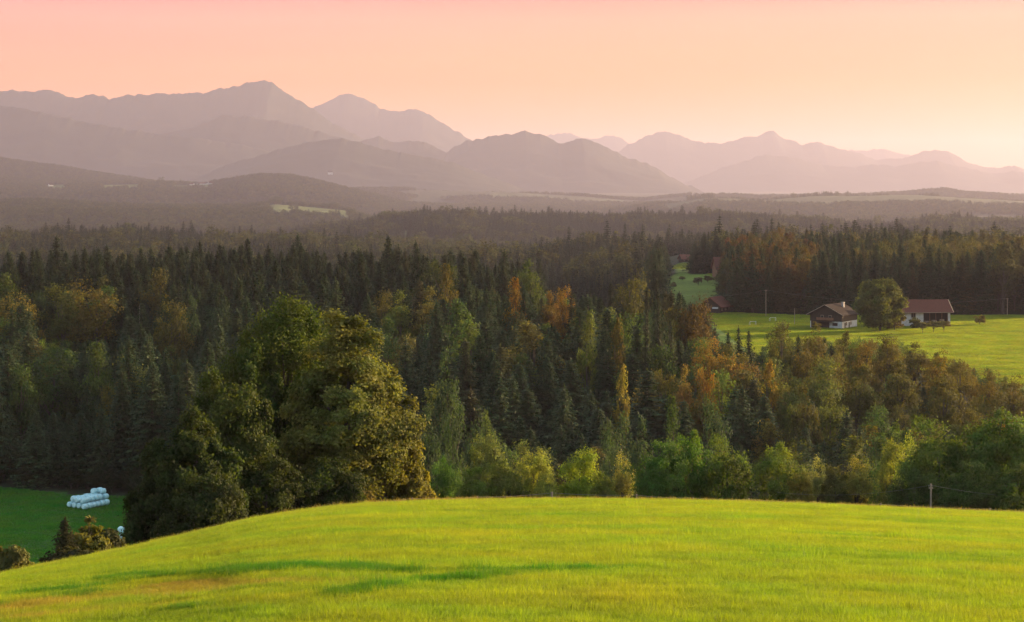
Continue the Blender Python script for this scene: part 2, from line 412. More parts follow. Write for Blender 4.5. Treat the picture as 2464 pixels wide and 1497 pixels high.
mountain('mountains', 'small rounded foothills under the double peak',
  [(780, 400), (840, 352), (880, 334), (912, 328), (950, 344), (985, 340), (1010, 339), (1040, 348), (1080, 372), (1110, 366), (1140, 372), (1180, 395), (1260, 440), (1300, 470)], 18500, 3600, seed=6, rough=14)
mountain('mountains', 'twin humped mountain standing at the middle of the range',
  [(900, 470), (1000, 420), (1060, 378), (1095, 352), (1130, 337), (1165, 333), (1205, 323), (1240, 321), (1265, 316), (1300, 323), (1325, 333), (1345, 346), (1370, 339), (1400, 331), (1425, 340), (1450, 352), (1480, 365), (1510, 378), (1545, 390), (1580, 402), (1600, 418), (1625, 432), (1650, 446), (1665, 446), (1690, 472)], 18500, 4200, seed=7, rough=18)
mountain('mountains', 'faint farthest summits showing behind the twin humped mountain',
  [(1200, 400), (1280, 340), (1325, 321), (1345, 324), (1370, 321), (1400, 330), (1430, 333), (1460, 327), (1480, 325), (1500, 336), (1520, 349), (1600, 385), (1760, 400), (1900, 400), (2000, 380), (2050, 360), (2090, 364), (2120, 357), (2150, 366), (2190, 375), (2330, 404), (2370, 403), (2420, 410), (2600, 470)], 36000, 5000, seed=8, rough=34)
mountain('mountains', 'pink hazed range with a horned summit on the right',
  [(1330, 470), (1420, 400), (1490, 365), (1515, 347), (1545, 333), (1575, 320), (1597, 316), (1640, 328), (1670, 340), (1690, 341), (1710, 346), (1745, 345), (1765, 338), (1780, 333), (1800, 329), (1825, 328), (1840, 318), (1852, 313), (1866, 318), (1880, 331), (1905, 340), (1930, 350), (1950, 345), (1972, 342), (1995, 350), (2020, 357), (2060, 366), (2110, 385), (2160, 382), (2190, 377), (2220, 366), (2250, 362), (2275, 362), (2300, 375), (2325, 387), (2360, 401), (2400, 404), (2440, 400), (2464, 408), (2700, 430)], 29500, 4800, seed=9, rough=28)
mountain('mountains', 'low hazed foothills in front of the horned summit',
  [(1500, 470), (1650, 440), (1750, 400), (1840, 372), (1905, 378), (1980, 398), (2060, 402), (2110, 395), (2150, 400), (2215, 390), (2250, 388), (2290, 396), (2330, 404), (2390, 418), (2440, 412), (2520, 414), (2800, 440)], 26000, 3800, seed=10, rough=18)

# ---------------------------------------------------------------- tree shapes (unit: metres for a reference tree, later scaled)
def quads_at(C, A, B):
    """rhombic leaves: centre C, half axes A (long) and B (short)"""
    n = len(C)
    V = np.stack([C - A, C + B * 1.0, C + A, C - B * 1.0], 1).reshape(-1, 3)
    return V, np.arange(n * 4).reshape(n, 4)
def rnd_unit(r, n):
    v = r.normal(size=(n, 3)); return v / np.linalg.norm(v, axis=1)[:, None]

def spruce_form(seed, h=25.0, rad=4.0, clear=.06, step=.75, nbr=8, ns=9, leaf=.55, droop=.35, ragged=.25):
    r = np.random.default_rng(seed)
    Cs, As, Bs, tn = [], [], [], []
    z = h * clear
    while z < h * .985:
        t = z / h
        Rr = rad * min(1.0, (1 - t) ** .74 * 1.14) * (1 - .25 * max(0, .15 - t) / .15) * (1 + ragged * (r.random() - .5)) + .12
        nb = max(4, int(nbr * (.55 + .45 * (1 - t)) + r.integers(0, 2)))
        a0 = r.random() * 6.28
        for b in range(nb):
            an = a0 + b * 6.283 / nb + r.normal() * .22
            L = Rr * (1 + ragged * 1.6 * (r.random() - .55))
            if r.random() < .07: L *= .45
            n = max(3, int(ns * (.35 + .65 * L / rad))); lf = leaf * (.42 + .58 * min(1, (1 - t) * 1.5))
            s = (np.arange(n) + r.random(n)) / n
            dirv = np.array((math.cos(an), math.sin(an), 0))
            side = np.array((-dirv[1], dirv[0], 0))
            zz = z - droop * L * s ** 1.3 + .22 * L * (s ** 3) + r.normal(size=n) * .06
            P = dirv[None] * (L * s)[:, None]; P[:, 2] += zz
            for sg in (-1, 1):
                w = lf * (1.15 - .55 * s) * (.7 + .6 * r.random(n))
                ax = (dirv[None] * .55 + side[None] * sg * .8) * w[:, None]
                ax[:, 2] -= w * (.25 + .35 * r.random(n))
                C = P + ax * .75
                bx = np.cross(ax, np.array((0, 0, 1.0))); bx /= np.linalg.norm(bx, axis=1)[:, None] + 1e-9
                bx = bx * (w * .42)[:, None] + r.normal(size=(n, 3)) * .12 * w[:, None]
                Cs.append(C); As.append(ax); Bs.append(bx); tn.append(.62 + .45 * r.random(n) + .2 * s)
            # hanging twig
            w = lf * (.6 + .5 * r.random(n))
            ax = np.stack([r.normal(size=n) * .12, r.normal(size=n) * .12, -w], 1)
            bx = side[None] * (w * .35)[:, None] * 1.0 + dirv[None] * (r.normal(size=n) * .1)[:, None]
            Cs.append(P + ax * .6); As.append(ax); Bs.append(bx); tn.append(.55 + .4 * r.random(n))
        z += step * (.55 + .6 * (1 - t)) * (.8 + .4 * r.random())
    # leader shoot
    for k in range(7):
        zt = h * (.955 + .045 * k / 6)
        an = r.random() * 6.28
        a = np.array([[math.cos(an) * .16, math.sin(an) * .16, .35]]); Cs.append(np.array([[0, 0, zt]])); As.append(a); Bs.append(np.array([[-a[0, 1], a[0, 0], 0]]) * .7); tn.append(np.array([.9]))
    V, q = quads_at(np.concatenate(Cs), np.concatenate(As), np.concatenate(Bs))
    mb = MB(); mb.tube([(0, 0, -1.5), (0, 0, h * .3), (.1, 0, h * .65), (0, 0, h * .985)], [.36, .26, .16, .03], 6)
    return (V, q, np.concatenate(tn)), mb.arrays(), h, rad * 2

def broad_form(seed, h=20.0, w=14.0, base=.12, lobes=34, subs=16, leaves=11, leaf=.42, lobr=.17, shape=1.0, droop=0.0, top=.55, hollow=.55, limbs=12, spread=.42, low=-.75, extra=()):
    """broadleaved tree: lobes on an uneven envelope, each a shell of leaf clumps"""
    r = np.random.default_rng(seed)
    rz = h * (1 - base) / 2; cz = h * base + rz; rx = w / 2
    Lc, Lr = [], []
    tries = 0
    for (ex, ey, ez, er) in extra: Lc.append(np.array((ex * rx, ey * rx, ez * rz))); Lr.append(er)
    while len(Lc) < lobes and tries < 4000:
        tries += 1
        v = rnd_unit(r, 1)[0]
        if v[2] < low: continue
        k = hollow + (1 - hollow) * r.random()
        lr = lobr * (.7 + .6 * r.random())
        wid = 1.0 if v[2] > 0 else 1.0 + .08 * v[2]
        taper = (1 - max(0, v[2]) ** 2 * 0) 
        p = np.array((v[0] * rx * wid, v[1] * rx * wid, v[2] * rz * (1 if v[2] > 0 else .95))) * (k - lr * .8)
        zt = (p[2] / rz)
        f = 1 - shape * .38 * max(0, zt) - .0
        p[:2] *= f
        if any(np.linalg.norm((p - q_) / (rx, rx, rz)) < .13 for q_ in Lc): continue
        Lc.append(p); Lr.append(lr)
    Lc = np.array(Lc); Lr = np.array(Lr)
    Cs, Ns, tn = [], [], []
    for c, lr in zip(Lc, Lr):
        R3 = np.array((rx, rx, rz * .8)) * lr * 1.35
        ds_ = rnd_unit(r, subs)
        ds_[:, 2] = np.where(ds_[:, 2] < -.35, -ds_[:, 2], ds_[:, 2])
        lt = .8 + .4 * r.random()
        for dd in ds_:
            cc = c + dd * R3 * (.75 + .45 * r.random())
            n = max(3, int(leaves * (.6 + .8 * r.random())))
            sg = spread * lr * min(rx, rz) * 1.0
            off = r.normal(size=(n, 3)) * sg * np.array((1, 1, .7 + droop * .8))
            if droop: off[:, 2] -= np.abs(r.normal(size=n)) * sg * droop * 1.4
            P = cc + off
            Cs.append(P); o_ = P / (rx, rx, rz); Ns.append(o_ / (np.linalg.norm(o_, axis=1)[:, None] + 1e-6))
            tn.append(lt * (.75 + .5 * r.random(n)) * (.85 + .3 * r.random()))
    C = np.concatenate(Cs); N = np.concatenate(Ns); n = len(C)
    kx = rx / np.percentile(np.hypot(C[:, 0], C[:, 1]), 98.5); kz = rz / np.percentile(np.abs(C[:, 2][C[:, 2] > 0]), 99)
    C *= (kx, kx, kz); Lc *= (kx, kx, kz)
    C[:, 2] += cz
    C[:, 2] = np.maximum(C[:, 2], h * base * .5)
    N = N + rnd_unit(r, n) * .9 + np.array((0, 0, .35)); N /= np.linalg.norm(N, axis=1)[:, None]
    A = np.cross(N, rnd_unit(r, n)); A /= np.linalg.norm(A, axis=1)[:, None] + 1e-6
    if droop: A[:, 2] -= droop; A /= np.linalg.norm(A, axis=1)[:, None] + 1e-6
    B = np.cross(N, A)
    s = leaf * (.6 + .8 * r.random(n))
    V, q = quads_at(C, A * (s * .62)[:, None], B * (s * .40)[:, None])
    mb = MB()
    mb.tube([(0, 0, -2.0), (0, 0, 0), (.15, .1, h * base * 1.0 + .8), (0, 0, cz), (.2, 0, cz + rz * .5)], np.array([.030, .022, .017, .012, .005]) * h, 8)
    order = r.permutation(len(Lc))[:limbs]
    for i in order:
        e = Lc[i] + (0, 0, cz); z0 = max(h * base * .9, e[2] * (.35 + .25 * r.random()))
        mid = np.array((e[0] * .45, e[1] * .45, (z0 + e[2]) * .5 + .02 * h))
        mb.tube([(0, 0, z0), mid, e], np.array([.010, .006, .002]) * h, 5)
    return (V, q, tn and np.concatenate(tn)), mb.arrays(), h, w

def meshes(name, form, leafm, leafi, bark):
    (V, q, tn), (TV, TQ, TT_), h, w = form
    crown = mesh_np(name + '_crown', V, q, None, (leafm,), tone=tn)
    trunk = mesh_np(name + '_trunk', TV, TQ, TT_, (bark,))
    return crown, trunk, h, w
def inst_mesh(name, form, leafi, bark):
    (V, q, tn), (TV, TQ, TT_), h, w = form
    n = len(V)
    VV = np.concatenate([V, TV]); Q = np.concatenate([q, TQ + n]); Tt = TT_ + n
    tone = np.concatenate([tn, np.full(len(TQ) + len(TT_), 1.0)])
    mi = np.concatenate([np.zeros(len(q), int), np.ones(len(TQ) + len(TT_), int)])
    return bpy.data.objects.new(name, mesh_np(name, VV, Q, Tt, (leafi, bark), tone=tone, midx=mi))

SF = [spruce_form(10, 25, 3.6), spruce_form(11, 25, 4.3, ragged=.4), spruce_form(12, 25, 3.1, ragged=.3), spruce_form(13, 25, 3.8, clear=.12, ragged=.5), spruce_form(14, 25, 4.7, droop=.5, ragged=.35)]
SFT = [spruce_form(15, 26, 3.0, clear=.5, ragged=.5), spruce_form(16, 26, 2.7, clear=.42, ragged=.5)]   # tall bare stems
BF = [broad_form(20, 22, 15), broad_form(21, 22, 13, shape=1.3, base=.08), broad_form(22, 22, 16, lobes=40, shape=.7), broad_form(23, 22, 11, shape=1.5, lobes=28), broad_form(24, 22, 14, lobes=26, lobr=.2, hollow=.4)]
NF = [broad_form(30, 10, 9, base=.02, lobes=46, subs=26, leaves=15, leaf=.20, lobr=.15, shape=.25, low=-.95),
      broad_form(31, 10, 8, base=.02, lobes=44, subs=26, leaves=15, leaf=.20, lobr=.15, shape=.6, low=-.95),
      broad_form(32, 10, 10, base=.0, lobes=52, subs=26, leaves=14, leaf=.20, lobr=.14, shape=.15, low=-.95),
      broad_form(33, 10, 6, base=.08, lobes=34, subs=22, leaves=13, leaf=.19, lobr=.16, shape=1.0, droop=.5, hollow=.4)]
# low detail forms for woods farther off
SL = [spruce_form(40 + i, 25, 3.4 + .5 * i, step=1.7, nbr=6, ns=4, leaf=1.15, ragged=.35) for i in range(4)]
BL = [broad_form(45 + i, 21, 13 + i, lobes=16, subs=8, leaves=7, leaf=1.0, lobr=.24, limbs=0) for i in range(3)]

SPR = [meshes('spruce', f, M_NEEDLE, None, M_BARK) for f in SF]
SPT = [meshes('tall_spruce', f, M_NEEDLE, None, M_BARK_PALE) for f in SFT]
BRO = [meshes('broadleaf', f, M_LEAF, None, M_BARK) for f in BF]
NEA = [meshes('near_broadleaf', f, M_LEAF, None, M_BARK) for f in NF]

def plant(name, form, u, d, h, w, col, label, cat, group=None, rz=None, z=None, dz=-.3, bark=None):
    """one tree: an Empty at its foot, with trunk and crown"""
    cm, tm, fh, fw = form
    g = ground(u, d) if z is None else z
    e = empty(name, ((u - UC) / F * d, d, g + dz), rng.random() * 6.28 if rz is None else rz)
    e.scale = (w / fw, w / fw, h / fh)
    tag(e, label, cat, group)
    t = obj('trunk', tm, e); c = obj('crown', cm, e); c.color = (*col, 1)
    return e
def plant_px(name, form, u, vtop, wpx, d, col, label, cat, group=None, **k):
    g = ground(u, d); h = (VH - vtop) / F * d - g
    return plant(name, form, u, d, h + .3, wpx / F * d, col, label, cat, group, **k)

# ---------------------------------------------------------------- notable forest trees (placed by eye)
OL = (.066, .080, .022); GR = (.045, .075, .022); DG = (.028, .05, .018); OR = (.155, .092, .018); BR = (.095, .068, .022); YL = (.20, .17, .03); YG = (.13, .17, .03); BG = (.042, .070, .036); TN = (.22, .17, .06); RB = (.078, .054, .018)
MIX = lambda a, b, t: tuple(x * (1 - t) + y * t for x, y in zip(a, b))
NOTE = [  # u, top row, width px, distance, colour, form, label
 (150, 690, 120, 610, MIX(OL, OR, .05), 0, 'dull green domed beech at the left end of the upper forest slope'),
 (232, 674, 130, 600, MIX(OL, OR, .4), 4, 'orange tipped domed beech glowing high on the left forest slope'),
 (413, 729, 96, 560, MIX(OL, OR, .25), 2, 'beech with an orange top beside the bare white snag'),
 (462, 722, 60, 566, BG, 1, 'blue green tree leaning against the orange topped beech'),
 (130, 848, 130, 492, GR, 0, 'round green tree above the white bales, left one of two'),
 (236, 830, 82, 488, MIX(GR, YG, .2), 3, 'taller pale green tree above the white bales, right one of two'),
 (965, 704, 92, 560, MIX(OL, YG, .3), 1, 'pale olive beech above the dome of the large near trees'),
 (1075, 640, 62, 600, MIX(BR, OL, .4), 3, 'brown tinged narrow tree rising above the spruces near the middle'),
 (1240, 673, 56, 548, OR, 3, 'tall slim orange tree standing out of the dark spruces'),
 (1320, 705, 60, 560, MIX(OR, BR, .5), 1, 'orange brown tree left of the dark spire in the skyline'),
 (1360, 694, 62, 566, OR, 2, 'bright orange crown behind a dark spruce tip'),
 (1515, 648, 96, 590, MIX(OL, BR, .3), 4, 'round grey green tree standing highest at the forest edge'),
 (1666, 712, 96, 548, RB, 4, 'large rust brown round tree at the edge of the farm meadow'),
 (1412, 752, 56, 470, MIX(OL, YG, .4), 3, 'slender pale tree with bare stem in the middle of the wood'),
 (1480, 770, 50, 470, MIX(OR, OL, .5), 3, 'thin tree with orange shoots beside the bare stems'),
 (1492, 884, 46, 415, YL, 3, 'small slim yellow tree lit below the bare stems'),
 (1650, 884, 62, 432, MIX(OR, TN, .4), 1, 'salmon orange tree below the rust brown tree'),
 (1700, 888, 66, 428, OR, 0, 'orange autumn tree on the slope below the farm meadow'),
 (1846, 872, 52, 440, MIX(OR, YL, .5), 3, 'golden slim tree between dark stems on the slope'),
 (1880, 776, 78, 498, MIX(OL, BR, .3), 0, 'olive tree rising in front of the farm meadow'),
 (1960, 780, 70, 496, MIX(OL, OR, .35), 1, 'thin crowned olive tree before the dark farmhouse'),
 (1925, 830, 72, 480, MIX(OL, OR, .5), 4, 'orange olive tree below the dark farmhouse'),
 (2030, 800, 50, 492, MIX(BR, OL, .6), 3, 'brownish tree before the big linden, left side'),
 (2135, 806, 90, 492, MIX(BR, OL, .5), 2, 'brown green tree standing below the big linden'),
 (2085, 820, 80, 480, MIX(OR, OL, .45), 0, 'tawny tree in front of the linden foot'),
 (2200, 828, 90, 486, MIX(BR, OL, .5), 1, 'brown green tree below the red roofed barn'),
 (2255, 845, 80, 470, MIX(OR, OL, .45), 4, 'tawny tree on the wood edge below the orchard trees'),
 (2310, 868, 90, 460, MIX(BR, OL, .35), 0, 'russet tree on the wood edge under the grazed meadow'),
 (2375, 890, 86, 448, MIX(OR, OL, .5), 2, 'orange green tree on the wood edge near the right border'),
 (2440, 905, 90, 440, MIX(BR, OL, .4), 4, 'brownish tree filling the right border below the meadow'),
 (2160, 870, 100, 445, MIX(OL, BR, .3), 1, 'dull brown tree in the second row under the barn'),
 (2060, 880, 100, 440, MIX(OL, BR, .3), 0, 'dull olive tree in the second row under the linden'),
 (2270, 905, 110, 430, MIX(OL, BR, .4), 2, 'wide dull tree in the second row near the right'),
 (2380, 945, 110, 415, MIX(OL, BR, .4), 0, 'wide brown tree low on the slope by the right border'),
 (1030, 985, 70, 322, BG, 1, 'blue green tree right of the large near trees, left one of four'),
 (1090, 978, 70, 320, MIX(BG, GR, .4), 0, 'blue green tree right of the large near trees, second of four'),
 (1140, 985, 62, 316, BG, 4, 'blue green tree right of the large near trees, third of four'),
 (1178, 995, 50, 312, MIX(BG, YG, .3), 3, 'blue green tree with a lit edge, right one of four'),
 (1075, 850, 80, 400, BG, 1, 'pale bluish tree standing clear in the middle of the slope'),
 (1480, 1000, 90, 326, MIX(BG, GR, .3), 0, 'soft green tree behind the small tan birch'),
 (1540, 1010, 70, 322, BG, 1, 'bluish tree behind the dark clump of maples'),
 (1470, 1065, 90, 292, BG, 2, 'low bluish bush like tree just above the tan birch'),
 (1715, 975, 90, 360, BG, 0, 'bluish round tree under the orange autumn tree'),
 (1620, 960, 60, 380, GR, 3, 'slim green tree under the salmon orange tree'),
 (1935, 930, 80, 400, MIX(OL, BR, .4), 1, 'thin olive tree with light showing through its stems'),
 (2160, 1018, 60, 300, MIX(GR, YG, .3), 1, 'green tree rising behind the right hand maples'),
 (50, 880, 90, 470, GR, 2, 'dull green tree among spruces at the left border'),
]
used = []
for (u, v, w, d, c, f, lab) in NOTE:
    plant_px('broadleaf_tree', BRO[f], u, v, w * 1.12, d, c, lab, 'tree', 'broadleaved trees in the forest')
    used.append((u, d, w / F * d))

# ---------------------------------------------------------------- the forest: thousands of stems, the 290 best seen are single trees
def scatter(dmin, dmax, umin, umax, spacing, seed):
    r = np.random.default_rng(seed)
    xm = (umax - UC) / F * dmax; xn = (umin - UC) / F * dmax
    xs = np.arange(xn, xm, spacing); ys = np.arange(dmin, dmax, spacing)
    X, Y = np.meshgrid(xs, ys); X = X + (r.random(X.shape) - .5) * spacing * .85; Y = Y + (r.random(X.shape) - .5) * spacing * .85
    X = X.ravel(); Y = Y.ravel(); U = UC + F * X / Y
    k = (U > umin) & (U < umax) & (Y > dmin) & (Y < dmax)
    return X[k], Y[k], U[k]
X, Y, U = scatter(255, 1250, -260, 2760, 8.7, 5)
ok = ~meadow_mask(U, Y) & ~meadow_mask(U, Y + 4) & ~meadow_mask(U, Y - 3)
ok &= Y > np.interp(U, [-300, 0, 300, 600, 900, 1200, 1700, 2464], [438, 438, 424, 400, 350, 335, 330, 300])
ok &= ~((U < 1560) & (Y > 860))
ok &= ~((U > 1560) & (U < 1760) & (Y > 640) & (Y < 860) & (U > 1690 - (Y < 700) * 0))
ok &= ~((U < 1700) & (U > 1300) & (Y > 620) & (Y < 860))
for (u_, d_, w_) in used: ok &= ((U - u_) / F * d_) ** 2 + (Y - d_) ** 2 > (w_ * .42) ** 2
X, Y, U = X[ok], Y[ok], U[ok]
Zg = T(U, Y); N = len(X)
r = np.random.default_rng(99)
H = r.uniform(17.5, 29.5, N); 
H *= np.interp(U, [-200, 1000, 1350, 1700, 2464], [1, 1, .95, .85, .9]) * np.where(Y < 400, .8, 1) * np.where((Y > 780) & (U > 1600), 1.10, 1)
H = H * (1 + .16 * fbm(X / 30, Y / 30, 88, 2))
H = np.where((Y > 610) & (U < 1300), H * 1.0 + (r.random(N) < .1) * 4, H)
# keep the view on the farm open: nothing in front of it may rise above the wood's edge
vlim = np.interp(U, [1690, 1735, 1760, 1830, 1850, 2000, 2150, 2300, 2400, 2464, 2700], [742, 800, 832, 845, 798, 812, 815, 862, 895, 925, 950])
cap = -(vlim - VH) / F * Y - Zg
fr = (U > 1700) & (Y < 680)
lowt = fr & (H > cap)
H = np.where(lowt, cap * r.uniform(.86, 1.0, N), H)
# skyline of the middle wood
vl2 = np.interp(U, [1250, 1300, 1400, 1500, 1600, 1700], [676, 700, 706, 690, 690, 712])
m2 = (U > 1230) & (U < 1710) & (Y < 640)
cap2 = -(vl2 - VH) / F * Y - Zg
H = np.where(m2 & (H > cap2), cap2 * r.uniform(.9, 1.0, N), H)
for (u_, v_, w_, d_, c_, f_, l_) in NOTE:
    wv = w_ * 1.1; m3 = (Y < d_) & (np.abs(U - u_) < wv * .5 + 14)
    lim = v_ + np.where(np.abs(U - u_) < wv * .5, max(.95 * wv, 70), .55 * wv)
    cp = -(lim - VH) / F * Y - Zg
    H = np.where(m3 & (H > cp), cp * .97, H)
keep = H > 5
X, Y, U, Zg, H = X[keep], Y[keep], U[keep], Zg[keep], H[keep]; N = len(X)
patch = fbm(X / 45, Y / 45, 21, 3)
isb = (patch + r.normal(size=N) * .25 > np.interp(U, [0, 1000, 1700, 1900, 2464], [.26, .26, .2, -.2, -.35]) + np.where(Y > 780, np.where(U > 2180, .55, .9), 0) + np.where((Y > 640) & (U < 1250), .5, 0) - np.where((Y > 780) & (U > 1750) & (U < 1950), .7, 0))
isb = isb & ~((Y < 465) & (U < 560)) & ~((U > 560) & (U < 900) & (Y > 480))
W = np.where(isb, H * r.uniform(.42, .62, N), np.clip(H * r.uniform(.42, .68, N), 5.5, 14.5))
# rough visibility by painting from far to near
order = np.argsort(-Y)
S = .5; BW, BH = int(2464 * S), int(1497 * S)
buf = np.full((BH, BW), -1, np.int32)
for i in order:
    k = F / Y[i] * S; uc = U[i] * S; vt = (VH - (Zg[i] + H[i]) / Y[i] * F) * S; vb = (VH - Zg[i] / Y[i] * F) * S; hw = W[i] * .5 * k
    r0, r1 = max(0, int(vt)), min(BH - 1, int(vb))
    for row in range(r0, r1 + 1, 1):
        t = min(1.0, max(0.0, (row - vt) / (vb - vt + 1e-6)))
        ww = hw * (t ** .8 if not isb[i] else math.sqrt(max(0, 1 - (2 * t - 1) ** 2)))
        a, b = max(0, int(uc - ww)), min(BW, int(uc + ww) + 1)
        if b > a: buf[row, a:b] = i
cu = np.arange(BW) / S
cv = ((crest(cu)[0] * F + VH) * S).astype(int)
for c_ in range(BW): buf[cv[c_]:, c_] = -2
buf[int(745 * S):int(1300 * S), int(420 * S):int(1020 * S)] = -2      # behind the big near trees
vis = np.bincount(buf[buf >= 0], minlength=N)
spr_ids = [i for i in np.argsort(-vis) if not isb[i]][:290]
bro_ids = [i for i in np.argsort(-vis) if isb[i] and vis[i] > 25][:200]
single = set(spr_ids) | set(bro_ids)
print('forest', N, 'vis spruce', sum((vis > 0) & ~isb), 'broad', sum((vis > 0) & isb), 'min vis', vis[spr_ids[-1]], 'bro', len(bro_ids))

SHORT = ['left domed beech', 'orange tipped domed beech', 'snag beech with an orange top', 'blue green leaning tree', 'round green tree above the bales', 'pale green tree above the bales', 'pale olive beech', 'brown tinged narrow tree', 'slim tall orange tree', 'orange brown tree', 'bright orange crown', 'highest round grey green tree', 'rust brown round tree', 'slender pale bare stemmed tree', 'tree with orange shoots', 'slim yellow tree', 'salmon orange tree', 'orange tree under the farm meadow', 'golden slim tree', 'olive tree before the farm meadow', 'thin crowned olive tree', 'orange olive tree below the farmhouse', 'brownish tree left of the linden', 'brown green tree below the linden', 'tawny tree at the linden foot', 'brown green tree below the barn', 'tawny tree below the apple trees', 'russet tree under the grazed meadow', 'orange green tree at the wood edge', 'brownish tree at the right border', 'dull brown tree under the barn', 'dull olive tree under the linden', 'wide dull tree near the right', 'wide brown tree at the right border', 'first of the four blue green trees', 'second of the four blue green trees', 'third of the four blue green trees', 'last of the four blue green trees', 'pale bluish tree', 'soft green tree behind the birch', 'bluish tree behind the maples', 'low bluish tree above the tan birch', 'bluish round tree', 'slim green tree', 'thin olive tree', 'green tree behind the right hand maples', 'dull green tree at the left border']
LAND = [(n_[0], n_[1] + .5 * n_[2], s_) for n_, s_ in zip(NOTE, SHORT)] + [(215, 1195, 'white bale stack'), (336, 757, 'bare white snag'), (1990, 760, 'dark farmhouse'), (2118, 735, 'big linden'), (2235, 755, 'red roofed barn'), (1843, 722, 'tall power pole'), (2424, 740, 'right hand power pole'), (1722, 735, 'red roofed shed'), (1760, 655, 'distant red roofed barn')]
ALONG = {}
def place_words(i, look):
    vt = VH - (Zg[i] + H[i]) / Y[i] * F; vc = vt + .3 * H[i] / Y[i] * F
    cand = sorted(((U[i] - a) ** 2 + (vc - b) ** 2, a, b, s_) for a, b, s_ in LAND)
    for (_, a, b, s_) in cand[:14]:
        dx, dy = U[i] - a, vc - b; q = (dx * dx + dy * dy) ** .5
        rel = ('left of' if dx < 0 else 'right of') if abs(dx) > 1.1 * abs(dy) else ('above' if dy < 0 else 'below')
        if .35 < abs(dx) / (abs(dy) + 1) < 2.6: rel = ('upper ' if dy < 0 else 'lower ') + ('left of' if dx < 0 else 'right of')
        rel = ('close to the ' if q < 60 else 'some way to the ' if q > 130 else 'to the ') + rel if 'of' in rel else ('close ' if q < 60 else 'well ' if q > 130 else '') + rel
        t_ = look + ' ' + rel + ' the ' + s_
        if t_ not in ALONG and len(t_.split()) <= 16: ALONG[t_] = 1; return t_
    return look + ' ' + zone(U[i], Y[i])
def size_word(i):
    return ('tall ' if H[i] > 26.5 else 'short ' if H[i] < 20 else 'middling ') + ('wide ' if W[i] / H[i] > (.48 if not isb[i] else .55) else 'slim ' if W[i] / H[i] < (.39 if not isb[i] else .47) else '')
def zone(u, d):
    if d > 780 and u > 1560:
        if u < 1800: return 'behind the meadow left of the tall power pole'
        if u < 1960: return 'behind the tall power pole'
        if u < 2200: return 'behind the dark farmhouse and the linden'
        return 'behind the red roofed barn'
    side = 'at the left border' if u < 150 else 'above the white bales' if u < 420 else 'left of the large near trees' if u < 640 else 'directly above the large near trees' if u < 900 else 'right of the large near trees' if u < 1150 else 'near the middle of the wood' if u < 1400 else 'among the bare stems' if u < 1720 else 'below the dark farmhouse' if u < 2050 else 'below the red roofed barn' if u < 2300 else 'at the right border'
    row = 'on the skyline' if d > 650 else 'high on the slope' if d > 560 else 'halfway up the slope' if d > 470 else 'low on the slope' if d > 390 else 'on the valley floor'
    return row + ' ' + side
def tcol(i, b):
    q = r.random()
    if b:
        base = (OL, GR, MIX(OL, BR, .5), MIX(OL, OR, .4), BG, MIX(OR, BR, .4), MIX(GR, YG, .4))
        p = (.24, .2, .2, .1, .1, .04, .12) if U[i] > 1000 else (.3, .28, .15, .08, .12, .01, .06)
        if 1750 < U[i] < 1960 and Y[i] > 780: return tuple(x * (.7 + .5 * r.random()) for x in (.080, .056, .022))
        if U[i] > 1750 and Y[i] < 620: p = (.34, .16, .26, .12, .04, .04, .04)
        c = base[r.choice(7, p=p)]
    else:
        c = MIX((.020, .040, .015), (.040, .058, .024), q)
        if U[i] > 900 and r.random() < .18: c = MIX(c, BR, .45)
        if Y[i] < 560 and r.random() < .6: c = MIX(c, (.048, .068, .030), .45)
    if Y[i] > 780 and b: c = MIX(c, (.060, .050, .024), .7)
    if Y[i] > 620 and U[i] < 1500: c = MIX(c, (.018, .026, .012), .55)
    k = .95 + .4 * r.random() + (.15 if Y[i] < 560 else 0)
    return tuple(x * k for x in c)
TC = np.array([tcol(i, isb[i]) for i in range(N)])
for i in sorted(single):
    tall = (not isb[i]) and 1380 < U[i] < 1900 and Y[i] < 600 and r.random() < .45
    if isb[i]: f = BRO[r.integers(0, 5)]; nm = 'broadleaf_tree'; lab = place_words(i, size_word(i) + ('brownish' if TC[i][0] > TC[i][1] * 1.05 else 'green') + ' leafy tree'); cat = 'tree'; grp = 'broadleaved trees in the forest'
    elif tall: f = SPT[r.integers(0, 2)]; nm = 'spruce_tree'; lab = place_words(i, 'bare stemmed ' + size_word(i) + 'spruce'); cat = 'spruce tree'; grp = 'spruces in the forest'
    else: f = SPR[r.integers(0, 5)]; nm = 'spruce_tree'; lab = place_words(i, size_word(i) + ('greenish' if TC[i][1] > .062 else 'dark') + ' spruce'); cat = 'spruce tree'; grp = 'spruces in the forest'
    e = plant(nm, f, U[i], Y[i], H[i] + .3, W[i], TC[i], lab, cat, grp, z=Zg[i])

